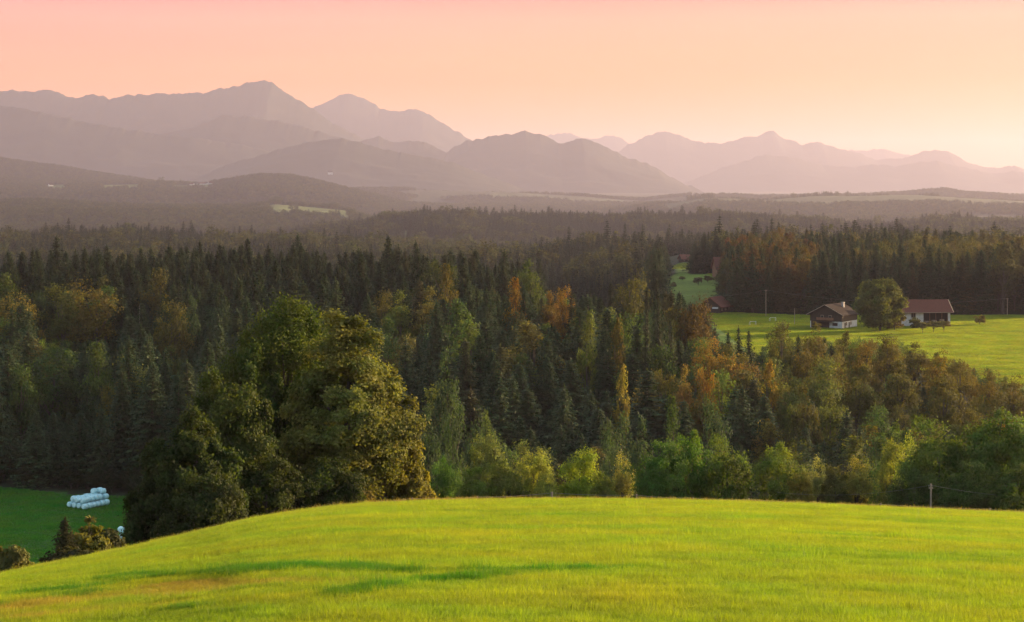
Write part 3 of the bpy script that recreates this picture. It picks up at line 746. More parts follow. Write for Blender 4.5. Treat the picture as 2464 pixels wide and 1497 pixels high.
def gn_scatter(name, pts, rot, scl, idx, col, forms, label, kind='stuff', tilt=None):
    """one object: points that carry copies of the given forms"""
    me = bpy.data.meshes.new(name); n = len(pts)
    me.vertices.add(n); me.vertices.foreach_set('co', np.asarray(pts, np.float32).ravel())
    def at_(nm, ty, dat, key):
        a = me.attributes.new(nm, ty, 'POINT'); a.data.foreach_set(key, dat)
    rv = np.zeros((n, 3), np.float32); rv[:, 2] = rot
    if tilt is not None: rv[:, :2] = tilt
    at_('rot', 'FLOAT_VECTOR', rv.ravel(), 'vector')
    at_('scl', 'FLOAT_VECTOR', np.asarray(scl, np.float32).ravel(), 'vector')
    at_('idx', 'INT', np.asarray(idx, np.int32), 'value')
    at_('col', 'FLOAT_COLOR', np.concatenate([np.asarray(col), np.ones((n, 1))], 1).astype(np.float32).ravel(), 'color')
    o = obj(name, me); tag(o, label, None, None, kind)
    cc = bpy.data.collections.new(name + '_forms')
    for f in forms: cc.objects.link(f)
    g = bpy.data.node_groups.new(name + '_nodes', 'GeometryNodeTree')
    g.interface.new_socket('Geometry', in_out='INPUT', socket_type='NodeSocketGeometry')
    g.interface.new_socket('Geometry', in_out='OUTPUT', socket_type='NodeSocketGeometry')
    N_, L_ = g.nodes, g.links
    gi = N_.new('NodeGroupInput'); go = N_.new('NodeGroupOutput')
    ci = N_.new('GeometryNodeCollectionInfo'); ci.inputs['Collection'].default_value = cc
    ci.inputs['Separate Children'].default_value = True; ci.inputs['Reset Children'].default_value = True
    iop = N_.new('GeometryNodeInstanceOnPoints'); iop.inputs['Pick Instance'].default_value = True
    def na(nm, ty):
        a = N_.new('GeometryNodeInputNamedAttribute'); a.data_type = ty; a.inputs['Name'].default_value = nm
        return next(s for s in a.outputs if s.enabled and s.name == 'Attribute')
    L_.new(gi.outputs[0], iop.inputs['Points']); L_.new(ci.outputs[0], iop.inputs['Instance'])
    L_.new(na('idx', 'INT'), iop.inputs['Instance Index'])
    L_.new(na('rot', 'FLOAT_VECTOR'), iop.inputs['Rotation']); L_.new(na('scl', 'FLOAT_VECTOR'), iop.inputs['Scale'])
    L_.new(iop.outputs[0], go.inputs[0])
    md = o.modifiers.new('scatter', 'NODES'); md.node_group = g
    return o

rest = np.array([i for i in range(N) if i not in single])
fb = [inst_mesh('broadleaf_form_%d' % i, f, M_LEAF_I, M_BARK) for i, f in enumerate(BF)]
fs = [inst_mesh('spruce_form_%d' % i, f, M_NEEDLE_I, M_BARK) for i, f in enumerate(SF)]
idx = np.where(isb[rest], r.integers(0, 5, len(rest)), 5 + r.integers(0, 5, len(rest)))
fw_ = np.array([f[3] for f in BF + SF]); fh_ = np.array([f[2] for f in BF + SF])
gn_scatter('forest', np.stack([X[rest], Y[rest], Zg[rest] - .3], 1), r.random(len(rest)) * 6.28,
           np.stack([W[rest] / fw_[idx], W[rest] / fw_[idx], H[rest] / fh_[idx]], 1), idx, TC[rest], fb + fs,
           'dense dark forest filling the slope between the single trees')

# understory brush along the valley and the wood edge
X2, Y2, U2 = scatter(236, 540, -200, 2650, 4.2, 77)
k = ~meadow_mask(U2, Y2) & ~meadow_mask(U2, Y2 - 3) & ((Y2 < np.interp(U2, [-300, 0, 300, 600, 900, 1200, 1700, 2464], [450, 450, 436, 420, 380, 360, 360, 340])) )
X2, Y2, U2 = X2[k], Y2[k], U2[k]; n2 = len(X2); h2 = r.uniform(2.0, 6.5, n2)
ib = r.integers(0, 5, n2)
ff = [f for f in BL] 
brush_forms = [inst_mesh('brush_form_%d' % i, f, M_LEAF_I, M_BARK) for i, f in enumerate(BF[:3])]
ib = r.integers(0, 3, n2)
bc = np.array([MIX(GR, (BG, OL, BR, OL)[r.integers(0, 4)], r.random() * .8) for _ in range(n2)]) * .45
w2 = h2 * r.uniform(.9, 1.5, n2)
gn_scatter('undergrowth', np.stack([X2, Y2, T(U2, Y2) - .5], 1), r.random(n2) * 6.28, np.stack([w2 / 14, w2 / 14, h2 / 20], 1), ib, bc, brush_forms,
           'tangled green undergrowth along the valley floor and wood edge')

# ---------------------------------------------------------------- hazy woods farther off
_vu = np.linspace(-150, 2620, 140); _vd = np.geomspace(1150, 14000, 420)
_VU, _VD = np.meshgrid(_vu, _vd); _vs = (T(_VU, _VD) + 4) / _VD
_vc = np.maximum.accumulate(_vs, axis=0)
def seen(u, d, h):
    """whether a tree of height h there shows over the ground before it"""
    i = np.clip(np.searchsorted(_vd, d) - 3, 0, len(_vd) - 1); j = np.clip(np.round((u - _vu[0]) / (_vu[1] - _vu[0])).astype(int), 0, len(_vu) - 1)
    return (T(u, d) + h) / d > _vc[i, j] - .0008
X3, Y3, U3 = scatter(1200, 4750, -120, 2600, 12.5, 31)
D3 = RI(Y3)
ok = ~meadow_mask(U3, Y3) & ~meadow_mask(U3, Y3 - 10)
ok &= ~((U3 < 700) & (D3 > 2250))
ok &= ~((U3 > 1590) & (U3 < 1700) & (D3 < 1560))
ok &= ~((U3 < 1120) & (Y3 < 1500))
ok &= (fbm(X3 / 220, Y3 / 220, 51, 3) > -.33)
ok &= seen(U3, Y3, 28)
X3, Y3, U3 = X3[ok], Y3[ok], U3[ok]; n3 = len(X3)
Z3 = T(U3, Y3)
b3 = (fbm(X3 / 90, Y3 / 90, 41, 3) + r.normal(size=n3) * .2) > .32
h3 = r.uniform(15, 27, n3) * (1 + .45 * fbm(X3 / 90, Y3 / 90, 43, 2)) * np.where(r.random(n3) < .06, 1.35, 1)
w3 = np.where(b3, h3 * r.uniform(.5, .75, n3), h3 * r.uniform(.28, .42, n3)) * np.interp(Y3, [1200, 4600], [1.05, 1.7])
fb3 = [inst_mesh('broadleaf_far_%d' % i, f, M_LEAF_I, M_BARK) for i, f in enumerate(BL)]
fs3 = [inst_mesh('spruce_far_%d' % i, f, M_NEEDLE_I, M_BARK) for i, f in enumerate(SL)]
fw3 = np.array([f[3] for f in BL + SL]); fh3 = np.array([f[2] for f in BL + SL])
i3 = np.where(b3, r.integers(0, 3, n3), 3 + r.integers(0, 4, n3))
def fcol(n, b):
    q = r.random(n)[:, None]
    cb = np.array((.036, .048, .018)) * (1 - q) + np.array((.056, .056, .022)) * q
    cs = np.array((.016, .028, .014)) * (1 - q) + np.array((.030, .040, .022)) * q
    return np.where(b[:, None], cb, cs) * (.8 + .4 * r.random(n))[:, None]
gn_scatter('woods', np.stack([X3, Y3, Z3 - .3], 1), r.random(n3) * 6.28, np.stack([w3 / fw3[i3], w3 / fw3[i3], h3 / fh3[i3]], 1), i3, fcol(n3, b3), fb3 + fs3,
           'hazy spruce woods rolling over the second ridge beyond the valley')
# far hills, kilometres away
X4, Y4, U4 = scatter(4900, 12300, -60, 2540, 24, 32)
D4 = RI(Y4)
ok = ~meadow_mask(U4, Y4) & ~meadow_mask(U4, Y4 - 25)
dens = fbm(X4 / 700, Y4 / 700, 61, 3)
knoll = (((U4 > 1903) & (U4 < 2018)) | ((U4 > 2038) & (U4 < 2142)) | ((U4 > 2210) & (U4 < 2260)) | ((U4 > 1655) & (U4 < 1720))) & (D4 > 4640) & (D4 < 5000)
ok &= knoll | (dens > np.where((U4 < 980 + 60 * fbm(X4 / 300, Y4 / 300, 77, 2)), -.9, np.interp(D4, [2900, 4200, 6500], [-.5, -.05, .0])))
ok &= seen(U4, Y4, 24)
X4, Y4, U4, knoll = X4[ok], Y4[ok], U4[ok], knoll[ok]; n4 = len(X4); Z4 = T(U4, Y4)
b4 = r.random(n4) < .45
h4 = r.uniform(15, 24, n4) * np.where(knoll, 1.7, 1); w4 = np.where(b4, r.uniform(24, 34, n4), r.uniform(16, 24, n4))
i4 = np.where(b4, r.integers(0, 3, n4), 3 + r.integers(0, 4, n4))
gn_scatter('far_woods', np.stack([X4, Y4, Z4 - 1], 1), r.random(n4) * 6.28, np.stack([w4 / fw3[i4], w4 / fw3[i4], h4 / fh3[i4]], 1), i4, fcol(n4, b4),
           [inst_mesh('broadleaf_wood_%d' % i, f, M_LEAF_I, M_BARK) for i, f in enumerate(BL)] + [inst_mesh('spruce_wood_%d' % i, f, M_NEEDLE_I, M_BARK) for i, f in enumerate(SL)],
           'far off woods on the low hills under the mountains')
print('woods', n3, 'far', n4, 'brush', n2)

# ---------------------------------------------------------------- large near trees on the field edge
def own(name, seed_form, u, vtop, wpx, d, col, label, cat='tree', group=None, mat=M_LEAF, **k):
    g = ground(u, d); h = (VH - vtop) / F * d - g + .4; w = wpx / F * d
    form = broad_form(seed_form, h, w, **k)
    f = meshes(name, form, mat, None, M_BARK)
    e = empty(name, ((u - UC) / F * d, d, g - .4)); tag(e, label, cat, group)
    obj('trunk', f[1], e); c = obj('crown', f[0], e); c.color = (*col, 1)
    return e
big = dict(base=.01, leaf=.22, lobr=.105, low=-.98)
own('beech_tree', 101, 690, 744, 410, 176, (.060, .085, .018), 'tallest dark green beech with a sunlit top and hanging sprays', droop=.75, shape=1.15, lobes=150, subs=36, leaves=27, limbs=26, hollow=.45, extra=[(0, 0, .90, .1), (.14, .05, .84, .1), (-.16, 0, .80, .1), (-.22, -.1, .68, .11), (.05, -.15, .78, .1), (-.05, .15, .76, .1)], **big)
own('maple_tree', 102, 834, 766, 330, 169, (.125, .135, .034), 'large maple with pale grey green and gold leaves, right of the dark beech', shape=1.35, lobes=120, subs=36, leaves=21, limbs=30, hollow=.5, extra=[(-.18, 0, .9, .11), (.0, .05, .85, .1), (-.08, -.15, .8, .1), (.12, -.1, .72, .1)], **{**big, 'leaf': .22})
own('beech_tree', 103, 606, 846, 180, 171, (.050, .072, .018), 'lower dark beech joined to the left flank of the tallest one', droop=.75, shape=.8, lobes=70, subs=32, leaves=24, hollow=.45, **big)
own('beech_tree', 116, 558, 915, 230, 160, (.052, .072, .018), 'middle sized dark beech between the two lower ones', droop=.75, shape=.8, lobes=70, subs=32, leaves=24, hollow=.45, **big)
own('beech_tree', 104, 470, 996, 230, 151, (.040, .058, .016), 'dark sloping beech left of the lower beech', droop=.6, shape=.8, lobes=64, subs=32, leaves=24, hollow=.45, **big)
own('hazel_tree', 105, 396, 1076, 200, 150, (.033, .048, .014), 'dark rounded hazel at the left foot of the large trees', droop=.7, shape=1.35, lobes=60, subs=30, leaves=22, hollow=.45, **{**big, 'lobr': .12})
own('maple_tree', 106, 922, 900, 184, 172, (.13, .13, .025), 'yellow green maple filling the right flank under the large maple', shape=.6, lobes=60, subs=30, leaves=15, **big)
own('hazel_tree', 107, 990, 1108, 120, 173, (.15, .14, .03), 'low golden hazel spreading at the right foot of the large maple', shape=.5, lobes=36, subs=24, leaves=13, **{**big, 'lobr': .15})
own('shrub', 108, 860, 1172, 90, 164, (.12, .10, .03), 'small tawny shrub under the large maple by the field edge', 'shrub', shape=.3, lobes=18, subs=20, leaves=12, **{**big, 'lobr': .2, 'leaf': .2})
own('shrub', 112, 790, 1110, 190, 160, (.034, .048, .012), 'dark shrub in the shade between the beech and the maple', 'shrub', shape=.3, droop=.6, lobes=40, subs=26, leaves=18, **{**big, 'lobr': .15, 'leaf': .18})
own('shrub', 113, 640, 1110, 240, 156, (.034, .048, .012), 'dark shrub under the tallest beech by the field edge', 'shrub', shape=.3, droop=.6, lobes=54, subs=26, leaves=18, **{**big, 'lobr': .13, 'leaf': .18})
own('shrub', 114, 490, 1150, 230, 146, (.032, .045, .013), 'dark shrub below the sloping beech by the field edge', 'shrub', shape=.3, droop=.6, lobes=54, subs=26, leaves=18, **{**big, 'lobr': .13, 'leaf': .18})
own('shrub', 109, 212, 1246, 110, 118, (.11, .105, .025), 'small golden tipped shrub behind the small spruce', 'shrub', shape=.5, lobes=24, subs=20, leaves=12, **{**big, 'lobr': .17, 'leaf': .16})
own('shrub', 110, 258, 1276, 120, 121, (.045, .050, .018), 'low dark shrub in front of the two stacked bales', 'shrub', shape=.4, lobes=30, subs=22, leaves=14, **{**big, 'lobr': .17, 'leaf': .17})
own('shrub', 111, 25, 1312, 120, 99, (.10, .10, .03), 'leafy shrub at the left border beside the field', 'shrub', shape=.4, lobes=26, subs=20, leaves=12, **{**big, 'lobr': .18, 'leaf': .15})
own('shrub', 115, 180, 1322, 150, 108, (.05, .05, .02), 'low brown hedge shrub along the edge below the small spruce', 'shrub', shape=.2, lobes=26, subs=20, leaves=12, **{**big, 'lobr': .18, 'leaf': .15})
sm = meshes('small_spruce', spruce_form(60, 5.4, 1.7, clear=.0, step=.16, nbr=9, ns=9, leaf=.20, ragged=.3), M_NEEDLE, None, M_BARK)
plant_px('spruce_tree', sm, 156, 1249, 84, 112, (.05, .05, .022), 'small dense spruce at the lower left field edge', 'spruce tree')

NEAR = [ # the row of trees just behind the crest
 (1078, 1106, 92, 214, (.045, .085, .022), 0, 'rounded dark green tree, left end of the row behind the field crest'),
 (1172, 1050, 118, 222, (.075, .090, .035), 1, 'dry olive tree standing tallest behind the left part of the near row'),
 (1140, 1132, 110, 208, (.06, .085, .020), 2, 'low green tree in front of the dry olive tree'),
 (1220, 1112, 110, 210, (.065, .075, .020), 0, 'dull green tree right of the low green tree'),
 (1285, 1090, 92, 214, (.15, .16, .035), 1, 'pale yellow green ash with drooping leaves beside the thick fence post'),
 (1322, 1130, 60, 209, (.15, .15, .04), 3, 'small pale ash leaning over the thick fence post'),
 (1394, 1087, 118, 213, (.13, .16, .022), 1, 'bright yellow topped round maple alone in a gap'),
 (1452, 1150, 70, 207, (.07, .085, .022), 0, 'low dull bush between the yellow topped maple and the tan birch'),
 (1496, 1097, 74, 222, (.14, .13, .04), 3, 'small tan drooping birch between two green crowns'),
 (1590, 1062, 150, 213, (.042, .078, .018), 2, 'wide dark green maple, left part of the dark clump'),
 (1668, 1046, 120, 216, (.045, .082, .018), 0, 'highest dark green maple in the middle of the dark clump'),
 (1750, 1054, 130, 214, (.050, .072, .018), 2, 'dark green maple, right part of the dark clump'),
 (1872, 1074, 130, 212, (.070, .090, .020), 0, 'olive green maple with a lit right edge next to the dark clump'),
 (1925, 1140, 70, 206, (.10, .09, .025), 1, 'low golden brown bush at the foot of the olive green maple'),
 (1967, 1104, 62, 220, (.14, .14, .06), 3, 'pale thin birch with a white stem'),
 (2058, 1106, 86, 214, (.13, .115, .035), 3, 'larger tan birch glowing at its right edge'),
 (2010, 1125, 70, 212, (.06, .06, .025), 1, 'dark tree between the two birches'),
 (2105, 1120, 90, 240, (.05, .08, .03), 0, 'dark green tree just right of the tan birch'),
 (2150, 1068, 90, 236, (.09, .10, .025), 1, 'green tree with gold streaks left of the big right hand maples'),
 (2185, 1055, 70, 226, (.13, .15, .03), 3, 'slim yellow green tree against the big right hand maples'),
 (2260, 1010, 190, 216, (.055, .075, .020), 2, 'big rounded maple behind the power pole'),
 (2385, 992, 210, 214, (.048, .075, .020), 0, 'big dark maple right of the power pole'),
 (2490, 982, 180, 210, (.048, .072, .020), 2, 'big dark maple cut by the right border'),
 (2200, 1130, 130, 208, (.04, .055, .018), 0, 'dark low tree left of the power pole foot'),
 (2320, 1110, 150, 204, (.04, .06, .018), 2, 'dark low tree right of the power pole foot'),
 (2440, 1120, 150, 202, (.04, .06, .018), 0, 'dark low tree under the big maples at the right border'),
]
for (u, v, w, d, c, f, lab) in NEAR:
    plant_px('broadleaf_tree', NEA[f], u, v, w * 1.08, d, tuple(x * y for x, y in zip(c, (1.62, 1.68, 1.35))), lab, 'tree', 'trees behind the field crest')

# ---------------------------------------------------------------- farm
M_WHITE = solid('lime_plaster', (.50, .50, .50), (.38, .38, .37), 1.2)
M_WOOD = solid('dark_timber', (.045, .027, .018), (.026, .017, .012), 3, mapping=(4, 4, .4))
M_WOOD2 = solid('brown_boards', (.20, .095, .05), (.13, .06, .035), 3, mapping=(4, 4, .4))
M_TILE = solid('red_tiles', (.14, .055, .038), (.095, .042, .032), 2.5, .9, .03, mapping=(1, 1, 3), bump=.3)
M_TILE2 = solid('shade_darkened_tiles', (.036, .025, .020), (.026, .020, .018), 2.5, .9, .03, bump=.3)  # base colour darkened to stand in for shade on the farmhouse roof
M_TRIM = solid('pale_fascia', (.34, .27, .20), (.24, .19, .15), 3)
M_DARK = solid('dark_opening', (.012, .010, .009), (.02, .016, .014), 2)
M_STONE = solid('grey_stone', (.33, .31, .29), (.22, .21, .20), 2)
M_POST = solid('weathered_post', (.30, .24, .17), (.20, .16, .11), 6, mapping=(3, 3, .5))
M_WIRE = solid('wire', (.18, .16, .15), (.12, .11, .1), 2, .5, .5)
M_BALE = solid('bale_wrap', (.52, .80, .82), (.36, .58, .62), 2.4, .35, .5, bump=.25)
M_METAL = solid('white_metal', (.7, .7, .68), (.6, .6, .58), 2, .5)

def gable_roof(m, x0, x1, y0, y1, ze, zr, over=.7, th=.22, hipl=0.0):
    """ridge along x; hipl moves the ridge's left end"""
    ym = (y0 + y1) / 2
    a0, a1 = x0 - over, x1 + over; b0, b1 = y0 - over, y1 + over
    sl_ = (zr - ze) / (ym - y0); zo = ze - over * sl_
    T_ = [(a0, b0, zo), (a1, b0, zo), (a1, ym, zr), (a0 + hipl, ym, zr), (a0, b1, zo), (a1, b1, zo)]
    V = T_ + [(x, y, z - th) for x, y, z in T_]
    m.add(V, [(0, 1, 2, 3), (3, 2, 5, 4), (6, 9, 8, 7), (9, 10, 11, 8), (0, 6, 7, 1), (5, 11, 10, 4)] + [(1, 7, 8, 2), (2, 8, 11, 5), (0, 3, 9, 6), (3, 4, 10, 9)])
def gable_wall(m, x, y0, y1, z0, ze, zr, t=.25):
    ym = (y0 + y1) / 2
    P = [(y0, z0), (y1, z0), (y1, ze), (ym, zr), (y0, ze)]
    V = [(x, y, z) for y, z in P] + [(x + t, y, z) for y, z in P]
    m.add(V, [(0, 4, 3, 2) , (5, 7, 8, 9)] + [(i, (i + 1) % 5, 5 + (i + 1) % 5, 5 + i) for i in range(5)], [(0, 2, 1), (5, 6, 7)])
def window(parent, x, z, w, h, y, mat=M_DARK, face='y'):
    m = MB()
    if face == 'y': m.box(x - w / 2, x + w / 2, y - .04, y + .1, z, z + h)
    else: m.box(y - .1, y + .04, x - w / 2, x + w / 2, z, z + h)
    o = m.build('window', mat, parent)
    f = MB(); t = .12
    for (a, b, c, d_) in ((x - w / 2 - t, x + w / 2 + t, z + h, z + h + t), (x - w / 2 - t, x + w / 2 + t, z - t, z), (x - w / 2 - t, x - w / 2, z, z + h), (x + w / 2, x + w / 2 + t, z, z + h), (x - .04, x + .04, z, z + h)):
        if face == 'y': f.box(a, b, y - .09, y, c, d_)
        else: f.box(y, y + .09, a, b, c, d_)
    f.build('frame', M_TRIM, o)
    return o

# dark farmhouse: the gable looks left-front, the ridge runs back to the right
p = at(1988, 728)
fh = empty('farmhouse', (p[0] + 3.2, p[1] + 6, p[2]), R(-58))     # local -y side becomes the right flank
tag(fh, 'dark timber farmhouse with a white ground floor, left of the big linden', 'farmhouse')
# local frame: x along the ridge (0 = front gable ... 15 = back), y across
Wd, L = 13.0, 15.0; ze, zr = 5.6, 9.0
fh.rotation_euler = (0, 0, R(58)); fh.location = (p[0], p[1], p[2])
m = MB(); m.box(.02, L, -Wd / 2, -Wd / 2 + .3, 0, 2.6); m.box(.02, L, Wd / 2 - .3, Wd / 2, 0, 2.6); m.box(0, .3, -Wd / 2 + .3, -Wd / 2 + 5.2, 0, 2.6); m.build('ground_floor_wall', M_WHITE, fh)
m = MB(); m.box(.05, L, -Wd / 2 - .06, -Wd / 2 + .2, 2.6, ze); m.box(.05, L, Wd / 2 - .2, Wd / 2 + .06, 2.6, ze)
gable_wall(m, -.06, -Wd / 2 - .05, Wd / 2 + .05, 2.6, ze, zr - .15); gable_wall(m, L - .2, -Wd / 2, Wd / 2, 0, ze, zr - .15)
m.box(0, .3, -Wd / 2 + 5.25, Wd / 2 - .3, 0, 2.6)
m.build('timber_wall', M_WOOD, fh)
m = MB(); gable_roof(m, -.4, L, -Wd / 2, Wd / 2, ze, zr, 1.1); rf = m.build('roof', M_TILE2, fh)
m = MB(); m.box(10.2, 11.1, -2.9, -2.0, 7.0, 9.3); m.box(10.05, 11.25, -3.05, -1.85, 9.3, 9.5); m.build('chimney', M_STONE, rf)
m = MB()
for sgn in (-1, 1): m.tube([(-1.55, sgn * (Wd / 2 + 1.1), ze - .62), (-1.55, 0, zr - .05)], .11, 4)
m.build('verge_board', M_TRIM, rf)
m = MB(); m.box(-1.3, -.1, -3.5, 3.5, 3.1, 3.25); m.box(-1.3, -1.22, -3.5, 3.5, 3.25, 4.1); m.build('balcony', M_WOOD2, fh)
m = MB(); m.box(-3.0, -.1, -2.4, 3.2, 2.4, 2.55); m.tube([(-2.8, -2.2, 0), (-2.8, -2.2, 2.4)], .1, 4); m.tube([(-2.8, 3.0, 0), (-2.8, 3.0, 2.4)], .1, 4); m.build('porch', M_WOOD, fh)
window(fh, 4.3 - Wd / 2 - 1.4, 1.0, 2.0, 1.1, 0, face='x').rotation_euler = (0, 0, 0)
for xx in (4.0, 8.6): window(fh, xx, 1.1, .8, 1.1, -Wd / 2)
for xx in (2.2, 6.4):
    m = MB(); m.box(xx, xx + 1.0, -Wd / 2 - .05, -Wd / 2 + .05, .02, 2.1); m.build('door', M_WOOD, fh)
for yy in (-1.6, 1.6): window(fh, yy, 3.6, 1.0, 1.2, -.07, face='x')

# red roofed barn: long side to the viewer, its gable to the right in the sun
p0 = px(2200, 785, 738); zb = ground(2240, 738)
bn = empty('barn', (p0[0] - 2.5, 738, zb), R(5)); tag(bn, 'long red roofed barn with an open front, right of the big linden', 'barn')
L, Wd = 16.8, 12.0; ze, zr = 6.0, 10.0
m = MB(); m.box(-5.0, 6.2, 0, .3, 0, ze); m.box(-5, -4.7, .3, Wd - .3, 0, ze); m.box(L - .9, L - .02, 0.001, .3, 0, ze); m.box(-5, L - .3, Wd - .3, Wd, 0, ze); m.build('wall', M_WHITE, bn)
m = MB(); m.box(6.2, L - .9, .0, .3, 0, 1.4); m.box(6.2, L - .9, .02, .28, 5.5, ze)
for xx in (8.6, 11.0, 13.4): m.box(xx, xx + .18, .03, .2, 1.4, 5.5)
m.build('parapet', M_WOOD2, bn)
m = MB(); gable_wall(m, L - .28, 0.05, Wd, 1.6, ze, zr - .15, .3); m.build('gable_boards', M_WOOD2, bn)
m = MB(); m.box(L - .26, L + .05, .06, Wd, 0, 1.58); m.build('stone_base', M_STONE, bn)
m = MB(); m.box(L + .03, L + .1, 5.0, 7.2, 1.7, 4.2); m.build('door', M_DARK, bn)
m = MB(); m.box(-4.6, L - .4, 3.0, 3.2, .02, ze); m.build('inner_wall', M_DARK, bn)
for k_ in range(3):
    m = MB(); m.box(7.2 + 3 * k_, 8.8 + 3 * k_, 1.2, 2.6, .02, 1.9 + .3 * k_); m.build('stored_crate', M_TRIM, bn)
m = MB(); gable_roof(m, -4.2, L, 0, Wd, ze, zr, 1.0, hipl=0.0); rf = m.build('roof', M_TILE, bn)
m = MB(); m.tube([(L + 1.05, -1.0, ze - .62), (L + 1.05, Wd / 2, zr - .05)], .12, 4); m.tube([(L + 1.05, Wd + 1.0, ze - .62), (L + 1.05, Wd / 2, zr - .05)], .12, 4); m.build('verge_board', M_TRIM, rf)
m = MB(); m.tube([(-5, -1.05, ze - .68), (L + 1, -1.05, ze - .68)], .09, 5); m.build('gutter', M_TRIM, rf)
window(bn, 2.2, 3.4, 1.6, 1.6, 0)
window(bn, -2.2, 3.4, 1.2, 1.4, 0)

own('linden_tree', 120, 2117, 675, 128, 712, (.085, .100, .024), 'big round linden between the farmhouse and the barn', base=.02, lobes=100, subs=24, leaves=14, leaf=.5, lobr=.13, shape=.12, hollow=.7, low=-.98)
own('linden_tree', 121, 2152, 745, 60, 716, (.10, .085, .022), 'lower sunlit side growth right of the big linden', base=.02, lobes=26, subs=16, leaves=10, leaf=.5, lobr=.18, shape=.4, low=-.9)
own('shrub', 122, 2204, 766, 40, 728, (.06, .065, .02), 'shrub against the white wall of the barn', 'shrub', base=.0, lobes=16, subs=14, leaves=9, leaf=.4, lobr=.2, shape=.3, low=-.9)
AP = [(2220, 776, 40, 700, 'left one of three spreading apple trees before the barn'), (2246, 774, 44, 702, 'middle one of three spreading apple trees before the barn'), (2271, 773, 38, 704, 'right one of three spreading apple trees before the barn')]
for i, (u, v, w, d, lab) in enumerate(AP):
    own('apple_tree', 130 + i, u, v, w, d, (.13, .12, .04), lab, 'apple tree', 'apple trees by the farm', base=.42, lobes=16, subs=14, leaves=9, leaf=.4, lobr=.22, shape=.3, low=-.3)
own('apple_tree', 134, 2357, 760, 30, 745, (.15, .12, .03), 'single small sunlit fruit tree right of the barn', 'apple tree', 'apple trees by the farm', base=.1, lobes=14, subs=14, leaves=9, leaf=.4, lobr=.22, shape=.5, low=-.6)
own('apple_tree', 135, 1642, 666, 16, 1130, (.11, .10, .045), 'lone tiny fruit tree on the far hill meadow', 'apple tree', 'fruit trees on the far meadow', base=.2, lobes=10, subs=10, leaves=7, leaf=.7, lobr=.25, shape=.3, low=-.3)
for i, (u, v, w, d, lab) in enumerate([(1680, 668, 26, 1060, 'thick grey fruit tree at the left of the far orchard'), (1703, 664, 22, 1090, 'thin leaning fruit tree in the middle of the far orchard'), (1725, 666, 26, 1110, 'flat topped fruit tree near the far red roof'), (1620, 680, 16, 1040, 'low bush on the far hill meadow')]):
    own('apple_tree', 140 + i, u, v, w, d, (.11, .10, .05), lab, 'apple tree', 'fruit trees on the far meadow', base=.2, lobes=14, subs=12, leaves=8, leaf=.6, lobr=.22, shape=.2, low=-.4)

def cottage(u, v, d, w, l, ze, zr, rz, wall, roof, label, name='farmhouse', cat='house', ridge_x=True, wins=3):
    g = ground(u, d); z = g if v is None else (VH - v) / F * d
    e = empty(name, ((u - UC) / F * d, d, z), rz); tag(e, label, cat)
    m = MB(); m.box(-l / 2, l / 2, -w / 2, -w / 2 + .3, -3, ze); m.box(-l / 2, l / 2, w / 2 - .3, w / 2, -3, ze)
    gable_wall(m, -l / 2 - .01, -w / 2, w / 2, -3, ze, zr - .15); gable_wall(m, l / 2 - .24, -w / 2, w / 2, -3, ze, zr - .15)
    m.build('wall', wall, e)
    m = MB(); gable_roof(m, -l / 2, l / 2, -w / 2, w / 2, ze, zr, 1.0, .3); m.build('roof', roof, e)
    for i in range(wins):
        window(e, -l / 2 + (i + .5) * l / wins, 1.2, 1.2, 1.2, -w / 2)
    return e
# barn half hidden behind the rust coloured wood, and the others beyond the meadows
c = cottage(1762, None, 1165, 12, 22, 6, 12, R(8), M_WOOD2, M_TILE, 'tall red roofed barn partly hidden by the spruces behind the far orchard', 'barn', 'barn')
c = cottage(1722, None, 815, 9, 12, 3.4, 6.8, R(62), M_WOOD, M_TILE, 'low brown shed with a red roof at the far meadow edge', 'shed', 'shed')
m = MB(); m.box(-6.3, -6.06, -3.6, -1.0, 1.9, 2.6); m.box(-6.3, -6.06, 1.0, 3.4, 1.0, 1.6); m.build('white_panel', M_WHITE, c)
c = cottage(1652, None, 1690, 8, 12, 3.2, 6.5, R(20), M_WOOD, M_TILE, 'small far house with a pink red roof in the gap of the woods', 'house', 'house')
c = cottage(1613, None, 700, 4, 6, 2.2, 3.4, R(10), M_WHITE, M_STONE, 'white roofed hut behind the dark spruce at the meadow edge', 'hut', 'hut', wins=1)
